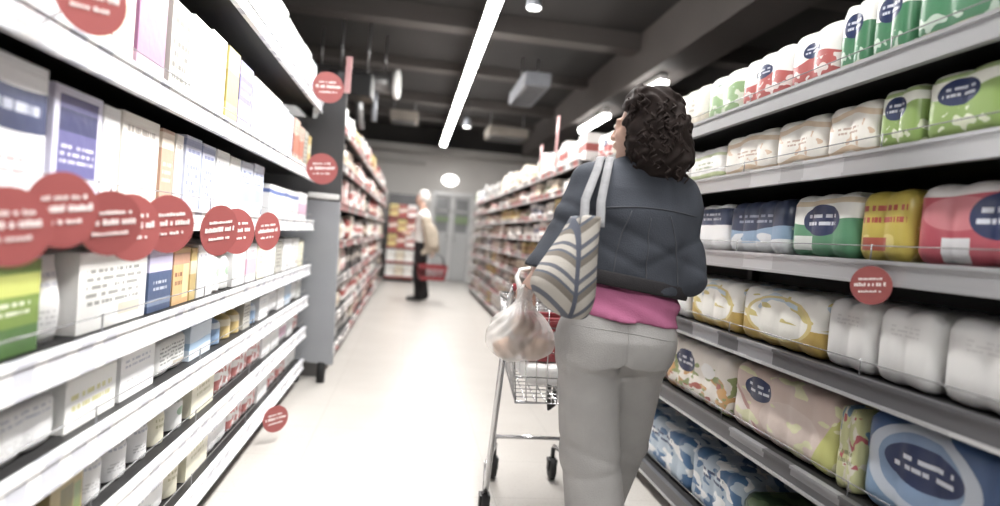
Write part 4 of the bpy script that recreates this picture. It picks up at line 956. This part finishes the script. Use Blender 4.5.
# ---- striped tote on her left shoulder
def tote_mat():
    t = NT('tote_weave').coord('Object')
    v = t.m('ADD', t.Z, t.m('MULTIPLY', t.m('ABSOLUTE', t.m('ADD', t.X, .012)), -.85)); v = t.m('ADD', v, t.m('MULTIPLY', t.Y, .12))
    q = t.m('FRACT', t.m('MULTIPLY', v, 11.0))
    c = t.rgb((176, 170, 160)); c = t.mix(t.between(q, .30, .52), c, t.rgb((120, 112, 102))); c = t.mix(t.between(q, .52, .62), c, t.rgb((92, 98, 112)))
    c = t.mix(t.between(q, .82, .97), c, t.rgb((96, 100, 112)))
    c = t.mix(t.m('MULTIPLY', t.m('LESS_THAN', t.m('ABSOLUTE', t.m('ADD', t.X, .012)), .006), t.m('LESS_THAN', t.Y, 0)), c, t.rgb((84, 90, 106)))
    t.bump(t.noise(260, 2), .5, .004); return t.done(c, .9, 0, .2)
M['tote_weave'] = tote_mat(); M['strap_web'] = cloth('strap_web', (146, 146, 148), (112, 113, 118), 30)
def ribbon(mb, pts, wdir, w, th, mi=0):
    pts = [Vector(p) for p in pts]; vs = []; k = len(pts); wd = Vector(wdir).normalized()
    for i, p in enumerate(pts):
        t = (pts[min(i+1, k-1)]-pts[max(i-1, 0)]).normalized(); a = (wd-t*wd.dot(t)).normalized(); n = t.cross(a)
        for sa, sn in ((-1, -1), (1, -1), (1, 1), (-1, 1)): vs.append(p+a*sa*w/2+n*sn*th/2)
    fs = [(i*4+j, i*4+(j+1) % 4, (i+1)*4+(j+1) % 4, (i+1)*4+j) for i in range(k-1) for j in range(4)]+[(3, 2, 1, 0), tuple((k-1)*4+j for j in range(4))]
    return mb.add(vs, fs, mi, True)
TX, TY, TZ = .44, 1.665, 1.05
tote = empty('tote_bag', (TX, TY, .955)); tag(tote, 'chevron striped beige and grey tote hanging from the woman\'s left shoulder', 'bag')
secs = [(.955, .452, .022, .055), (.963, .447, .042, .085), (.985, .437, .064, .105), (1.02, .420, .085, .118), (1.05, .417, .086, .122), (1.09, .428, .073, .122), (1.14, .444, .056, .118), (1.18, .455, .043, .112), (1.215, .463, .034, .106), (1.24, .468, .029, .102), (1.233, .468, .022, .094)]
vs = []; fs = []; n = 40
for z, cx, hx, hy in secs:
    for j in range(n):
        q = 2*math.pi*j/n; cq, sq = math.cos(q), math.sin(q); p = 2.6; r = (abs(cq)**p+abs(sq)**p)**(-1/p)
        wob = 1+.035*math.sin(5*q+z*40)+.02*math.sin(9*q-z*70)
        vs.append((cx+hx*r*cq*wob-TX, hy*r*sq*wob, z-TZ))
for i in range(len(secs)-1):
    for j in range(n): fs.append((i*n+j, i*n+(j+1) % n, (i+1)*n+(j+1) % n, (i+1)*n+j))
fs += [tuple(range(n-1, -1, -1)), tuple((len(secs)-1)*n+j for j in range(n))]
o = MB().add(vs, fs, 0, True).build('bag_body', 'tote_weave', tote, (0, 0, TZ-.955), sub=1)
top = tj.ray_cast(Vector((.592, 1.93, 1.8)), Vector((0, 0, -1)))[0]; zt = top.z if top else 1.42
sb = 0
for (x0, y0, ox) in ((.445, 1.585, -.016), (.497, 1.610, .014)):
    m = MB(); P = [(x0, y0, 1.21), (x0+.012, y0+.05, 1.28), (.54+ox, 1.77, 1.385), (.568+ox, 1.845, zt-.0), (.588+ox, 1.90, zt+.012), (.598+ox, 1.95, zt+.010), (.600+ox, 2.00, zt-.025), (.585+ox, 2.045, zt-.08), (.54+ox, 2.03, zt-.14)]
    # stay outside the jacket
    PP = []
    for i in range(len(P)-1):
        for u in (0, .25, .5, .75): PP.append(Vector(lerp(P[i], P[i+1], u)))
    PP.append(Vector(P[-1])); Q = []
    for p in PP:
        loc, nor, ix, dist = tj.find_nearest(p)
        if loc and (p-loc).dot(nor) < .006: p = loc+nor*.006
        Q.append(p)
    ribbon(m, Q, (1, -.15, .1), .024, .005)
    m.v = [(v[0]-TX, v[1]-TY, v[2]-.955) for v in m.v]; m.build('strap', 'strap_web', tote)

# ---- trolley
trolley = empty('shopping_trolley', (.62, 2.6, 0)); tag(trolley, 'chrome wire shopping trolley pushed by the woman in denim', 'trolley')
O = Vector((.62, 2.6, 0))
def tb(name, mb, mat, parent=trolley):
    mb.v = [(v[0]-O.x, v[1]-O.y, v[2]-O.z) for v in mb.v]; return mb.build(name, mat, parent)
for s in (-1, 1):
    x = .625+s*.245
    tb('frame_side', MB().tube([(x, 2.50, .10), (x, 2.47, .16), (x+s*.004, 2.30, .72), (x+s*.004, 2.24, .93), (x, 2.20, .985)], .0125, n=10), 'chrome')
    tb('frame_rail', MB().tube([(x, 2.50, .15), (x-s*.02, 2.66, .17), (.625+s*.145, 2.94, .16)], .011, n=8), 'chrome')
tb('cross_bar', MB().tube([(.44, 2.72, .27), (.81, 2.72, .27)], .009).tube([(.44, 2.72, .27), (.42, 2.69, .17)], .009).tube([(.81, 2.72, .27), (.83, 2.69, .17)], .009), 'chrome')
tb('handle', MB().tube([(.375, 2.195, .985), (.875, 2.195, .985)], .0145, n=12), 'red_plastic')
def corner(u, v, w):                         # u across 0..1, v from the rear 0..1, w up 0..1
    yr = 2.27+.72*v; wb_, wt = .39-.10*v, .47-.13*v; wd = wb_+(wt-wb_)*w
    zb, zt_ = .555+.05*v, .93-.04*v
    return (.625+(u-.5)*wd, yr+(.02*(w-1) if v == 0 else .03*w*v), zb+(zt_-zb)*w)
wr = MB()
for i in range(11): wr.tube([corner(i/10, 0, w_) for w_ in (0, .5, 1)], .0026, n=5).tube([corner(i/10, 1, w_) for w_ in (0, .5, 1)], .0026, n=5).tube([corner(i/10, v_, 0) for v_ in (0, .5, 1)], .0026, n=5)
for i in range(16):
    for u in (0, 1): wr.tube([corner(u, i/15, 0), corner(u, i/15, 1)], .0026, n=5)
    wr.tube([corner(0, i/15, 0), corner(1, i/15, 0)], .0026, n=5)
for w_ in (.25, .5, .75):
    wr.tube([corner(0, 0, w_), corner(0, 1, w_), corner(1, 1, w_), corner(1, 0, w_)], .0034, n=5, closed=True)
tb('wire_basket', wr, 'chrome')
rm = MB()
for w_ in (0, 1): rm.tube([corner(0, 0, w_), corner(0, 1, w_), corner(1, 1, w_), corner(1, 0, w_)], .0065, n=8, closed=True)
tb('basket_rim', rm, 'chrome')
tb('hanging_strap', MB().tube([(.645, 2.62, .555), (.640, 2.62, .50), (.652, 2.62, .43), (.668, 2.62, .45), (.67, 2.62, .51), (.672, 2.62, .56)], .011, n=8), 'black_plastic')
for x, y in ((.38, 2.50), (.87, 2.50), (.475, 2.93), (.765, 2.93)):
    fk = tb('caster_fork', MB().box((x-.022, y-.02, .085), (x+.022, y+.03, .10)).box((x-.022, y-.015, .045), (x-.016, y+.02, .09)).box((x+.016, y-.015, .045), (x+.022, y+.02, .09)).tube([(x, y, .095), (x, y, .155)], .011), 'black_plastic')
    wm = MB().tube([(x-.014, y, .055), (x-.010, y, .055), (x+.010, y, .055), (x+.014, y, .055)], [.046, .0545, .0545, .046], n=24)
    wo = tb('wheel', wm, 'black_rubber', fk)
def hand_basket(at, rot, label, w_=.40, d_=.27, h_=.2, handles='red_plastic', up=True):
    t = empty('shopping_basket', at, rot); tag(t, label, 'basket')
    m = MB()
    def c_(u, v, z): k = .84+.16*z; return (u*w_/2*k, v*d_/2*k, z*h_)
    B_ = [c_(-1, -1, 0), c_(1, -1, 0), c_(1, 1, 0), c_(-1, 1, 0)]
    m.add([*B_, *[(p[0], p[1], .006) for p in B_]], [(0, 3, 2, 1), (4, 5, 6, 7), (0, 1, 5, 4), (1, 2, 6, 5), (2, 3, 7, 6), (3, 0, 4, 7)])
    for z0, z1 in ((0, .2), (.78, 1)):                                      # bands
        for a, b in (((-1, -1), (1, -1)), ((1, -1), (1, 1)), ((1, 1), (-1, 1)), ((-1, 1), (-1, -1))):
            q = [Vector(c_(*a, z0)), Vector(c_(*b, z0)), Vector(c_(*b, z1)), Vector(c_(*a, z1))]; nn = (q[1]-q[0]).cross(q[3]-q[0]).normalized()*.005
            m.add([*q, *[p-nn for p in q]], [(0, 1, 2, 3), (7, 6, 5, 4), (0, 4, 5, 1), (1, 5, 6, 2), (2, 6, 7, 3), (3, 7, 4, 0)])
    for a, b, nb in (((-1, -1), (1, -1), 12), ((1, -1), (1, 1), 8), ((1, 1), (-1, 1), 12), ((-1, 1), (-1, -1), 8)):
        for i in range(nb+1):                                               # upright bars with slots between
            u = i/nb; p = (a[0]+(b[0]-a[0])*u, a[1]+(b[1]-a[1])*u); m.tube([c_(*p, .15), c_(*p, .82)], .0055, n=5)
    m.build('basket_body', 'red_plastic', t); 
    r_ = MB(); r_.tube([c_(-1, -1, 1), c_(1, -1, 1), c_(1, 1, 1), c_(-1, 1, 1)], .008, n=8, closed=True); r_.build('basket_rim', 'red_plastic', t)
    for s in (-1, 1):
        hy = .012*s if up else s*d_*.42; hz = h_+.17 if up else h_+.012
        MB().tube([(-w_*.42, s*d_*.2 if up else s*d_*.42, h_), (-w_*.34, hy, hz-.03 if up else hz), (-w_*.2, hy, hz), (w_*.2, hy, hz), (w_*.34, hy, hz-.03 if up else hz), (w_*.42, s*d_*.2 if up else s*d_*.42, h_)], .007, n=8).build('basket_handle', handles, t)
    return t
o = roll_pack(.26, .34, .085, 3, 1, G['blank'], 'paper_pack'); o.location = (.62, 2.55, .585); tag(o, 'white pack lying in the trolley under the red basket', 'paper pack')
hand_basket((.625, 2.53, .675), .1, 'red slotted shopping basket riding inside the chrome trolley', .31, .22, .16, up=False)

# ---- thin white carrier bag on her left wrist
def film_mat():
    t = NT('carrier_film').coord('Object'); t.bsdf.inputs['Alpha'].default_value = .42
    t.bsdf.inputs['Subsurface Weight'].default_value = 0.0
    t.bump(t.noise(30, 4), .35, .01); return t.done((228, 226, 222), .45)
M['carrier_film'] = film_mat(); M['bread_crust'] = plain('bread_crust', (190, 140, 104), .7, 0, .3, 20)
BX, BY = .385, 2.045
cb = empty('carrier_bag', (BX, BY, .76)); tag(cb, 'white plastic carrier bag hanging from the woman\'s left wrist beside the trolley', 'bag')
f = Field((.22, 1.90, .74), (.55, 2.20, 1.03), .005)
f.ball((.385, 2.035, .835), (.105, .075, .078), .02); f.ball((.345, 2.03, .82), (.06, .06, .055), .03); f.ball((.44, 2.035, .825), (.058, .06, .058), .03)
f.cone((.385, 2.035, .86), (.392, 2.05, .96), .075, .020, .04); f.cone((.392, 2.05, .95), (.395, 2.055, .985), .020, .024, .01)
f.shift(lambda X, Y, Z: .006*np.sin(13*np.arctan2(Y-2.035, X-.387)+3*np.sin(Z*40))*np.clip((Z-.80)*9, .25, 1)+waves((X, Y, Z), 31, 40, 90, 6, .004))
o = f.mesh('bag_film', 'carrier_film', None); o.parent = cb; o.matrix_parent_inverse = Matrix.Translation((-BX, -BY, -.76))
hl = MB()
for s in (-1, 1):
    P = [(.395+s*.012, 2.052, .975), (.40+s*.036, 2.075, 1.03), (.410+s*.034, 2.085, 1.055), (.412, 2.09, 1.062) if s > 0 else (.405, 2.09, 1.058)]
    hl.tube([P[0], P[1], P[2], (.414+s*.004, 2.082+.006*s, 1.064)], [.012, .008, .007, .006], n=8)
hl.v = [(v[0]-BX, v[1]-BY, v[2]-.76) for v in hl.v]; hl.build('bag_handles', 'white_plastic', cb)
for i, (x, y, z, a, lab) in enumerate(((.345, 2.03, .795, .2, 'brown bread roll showing through the left of the carrier bag'), (.436, 2.035, .80, -.5, 'brown bread roll showing through the right of the carrier bag'), (.39, 2.03, .868, 1.2, 'topmost brown bread roll inside the white carrier bag'))):
    f = Field((x-.06, y-.06, z-.05), (x+.06, y+.06, z+.05), .005); f.ball((x, y, z), (.050, .040, .034), .01, a); f.shift(lambda X, Y, Z: .003*np.sin((X*math.cos(a)+Y*math.sin(a))*160)*(Z > z))
    o = f.mesh('bread_roll', 'bread_crust'); tag(o, lab, 'bread', 'bread rolls in the carrier bag')

# ---- the man farther down the aisle, facing the left shelves
man = empty('person', (.18, 10.4, 0)); tag(man, 'white-haired man in white shirt and black trousers standing far down the aisle', 'person')
minv = Matrix.Translation((-.18, -10.4, 0)); HM = (.135, 10.42, 1.69)
f = Field((-.36, 9.9, 0), (.62, 10.8, 1.86), .0095)
f.loft([(.86, .19, 10.41, .115, .16), (.95, .19, 10.41, .12, .165), (1.08, .185, 10.41, .11, .145), (1.25, .175, 10.41, .12, .165), (1.38, .17, 10.41, .105, .17), (1.46, .165, 10.41, .07, .11)], .03)
f.cone((.165, 10.41, 1.44), (.15, 10.415, 1.58), .06, .055, .03); f.ball((.145, 10.42, 1.71), (.10, .077, .112), .02); face(f, HM, (-1, .12, 0), (-.12, -1, 0))
mL = ((.175, 10.215, 1.41), (.27, 10.15, 1.12), (.355, 10.10, .87)); mR = ((.165, 10.60, 1.41), (.13, 10.66, 1.13), (-.02, 10.56, 1.08))
for a, b, c_ in (mL, mR): f.cone((.17, 10.41, 1.42), a, .06, .06, .05); f.cone(a, b, .052, .042, .02); f.cone(b, c_, .042, .028, .02)
hand(f, mL[2], (.1, 0, -1), (-1, 0, 0), (0, 1, 0), 1.2, 1.1); hand(f, mR[2], (-1, 0, .25), (0, -1, 0), (0, 0, 1), .6, 1.1)
mlegs = (((.19, 10.32, .92), (.16, 10.32, .50), (.20, 10.32, .09)), ((.19, 10.50, .92), (.21, 10.50, .50), (.28, 10.50, .09)))
for h_, k_, a_ in mlegs: f.cone(h_, k_, .088, .058, .03); f.cone(k_, a_, .058, .038, .02); f.cone((a_[0]+.03, a_[1], .045), (a_[0]-.16, a_[1], .03), .036, .03, .02)
own(f.mesh('body', 'skin'), man, minv)
eyes(HM, (-1, .12, 0), (-.12, -1, 0), None)
for o in [o for o in bpy.data.objects if o.name.split('.')[0] == 'eye' and not o.parent]: own(o, man, minv)
f = Field((-.2, 10.0, .86), (.45, 10.82, 1.56), .0095)
f.loft([(.90, .19, 10.41, .13, .178), (1.0, .188, 10.41, .128, .172), (1.12, .183, 10.41, .122, .158), (1.26, .175, 10.41, .134, .178), (1.39, .17, 10.41, .118, .182), (1.475, .162, 10.41, .075, .10), (1.50, .16, 10.41, .066, .066)], .03)
for a, b, c_ in (mL, mR): f.cone((.17, 10.41, 1.42), a, .075, .074, .05); f.cone(a, b, .07, .06, .02); f.cone(b, lerp(b, c_, .8), .058, .048, .02)
f.cut((0, 0, .955), (0, 0, -1)); f.cut((.14, 0, 1.5), (-.25, 0, 1)); f.shift(lambda X, Y, Z: waves((X, Y, Z), 14, 18, 40, 7, .005))
own(f.mesh('shirt', 'white_shirt'), man, minv)
f = Field((-.02, 10.12, .04), (.44, 10.70, 1.02), .0095)
f.loft([(.84, .19, 10.41, .125, .18), (.92, .19, 10.41, .128, .178), (1.0, .19, 10.41, .122, .165)], .03)
for h_, k_, a_ in mlegs: f.cone(h_, k_, .104, .082, .03); f.cone(k_, a_, .082, .082, .02)
f.cut((0, 0, .06), (0, 0, -1)); f.cut((0, 0, .975), (0, 0, 1)); f.shift(lambda X, Y, Z: waves((X, Y, Z), 15, 18, 40, 7, .004))
own(f.mesh('trousers', 'black_trousers'), man, minv)
for h_, k_, a_ in mlegs:
    f = Field((a_[0]-.28, a_[1]-.09, -.005), (a_[0]+.14, a_[1]+.09, .14), .008)
    f.cone((a_[0]+.03, a_[1], .05), (a_[0]-.17, a_[1], .036), .046, .042, .02, ((0, 0, 1), .85)); f.cone((a_[0], a_[1], .1), (a_[0]-.02, a_[1], .05), .045, .045, .02); f.cut((0, 0, .002), (0, 0, -1))
    own(f.mesh('shoe', 'black_plastic'), man, minv)
f = Field((0, 10.28, 1.58), (.30, 10.56, 1.88), .007)
f.ball((.158, 10.42, 1.735), (.105, .088, .105), .02); f.ball((.20, 10.42, 1.68), (.06, .082, .08), .03); f.hollow((.035, 10.42, 1.66), (.085, .10, .12)); f.cut((0, 0, 1.60), (0, 0, -1))
f.shift(lambda X, Y, Z: waves((X, Y, Z), 16, 60, 130, 7, .004)); own(f.mesh('hair', 'hair_white'), man, minv)
# coat over his arm
f = Field((.08, 9.92, .60), (.56, 10.32, 1.42), .009)
f.cone((.215, 10.17, 1.33), (.29, 10.13, 1.12), .085, .088, .03); f.cone((.29, 10.13, 1.12), (.36, 10.08, .93), .088, .085, .03)
f.loft([(.70, .36, 10.10, .115, .035), (.9, .345, 10.105, .13, .05), (1.1, .31, 10.12, .12, .07), (1.25, .27, 10.14, .10, .08)], .04)
f.shift(lambda X, Y, Z: .009*np.sin(46*(X+.25*Z))*np.clip((1.25-Z)*3, 0, 1)+waves((X, Y, Z*.5), 17, 20, 40, 6, .006)); f.cut((0, 0, .72), (.25, 0, -1))
o = f.mesh('coat', 'beige_coat'); tag(o, 'beige coat draped over the white-haired man\'s arm', 'coat')
hand_basket((.37, 10.10, .38), .12, 'red shopping basket with black handles carried by the white-haired man', .46, .28, .24, 'black_plastic')
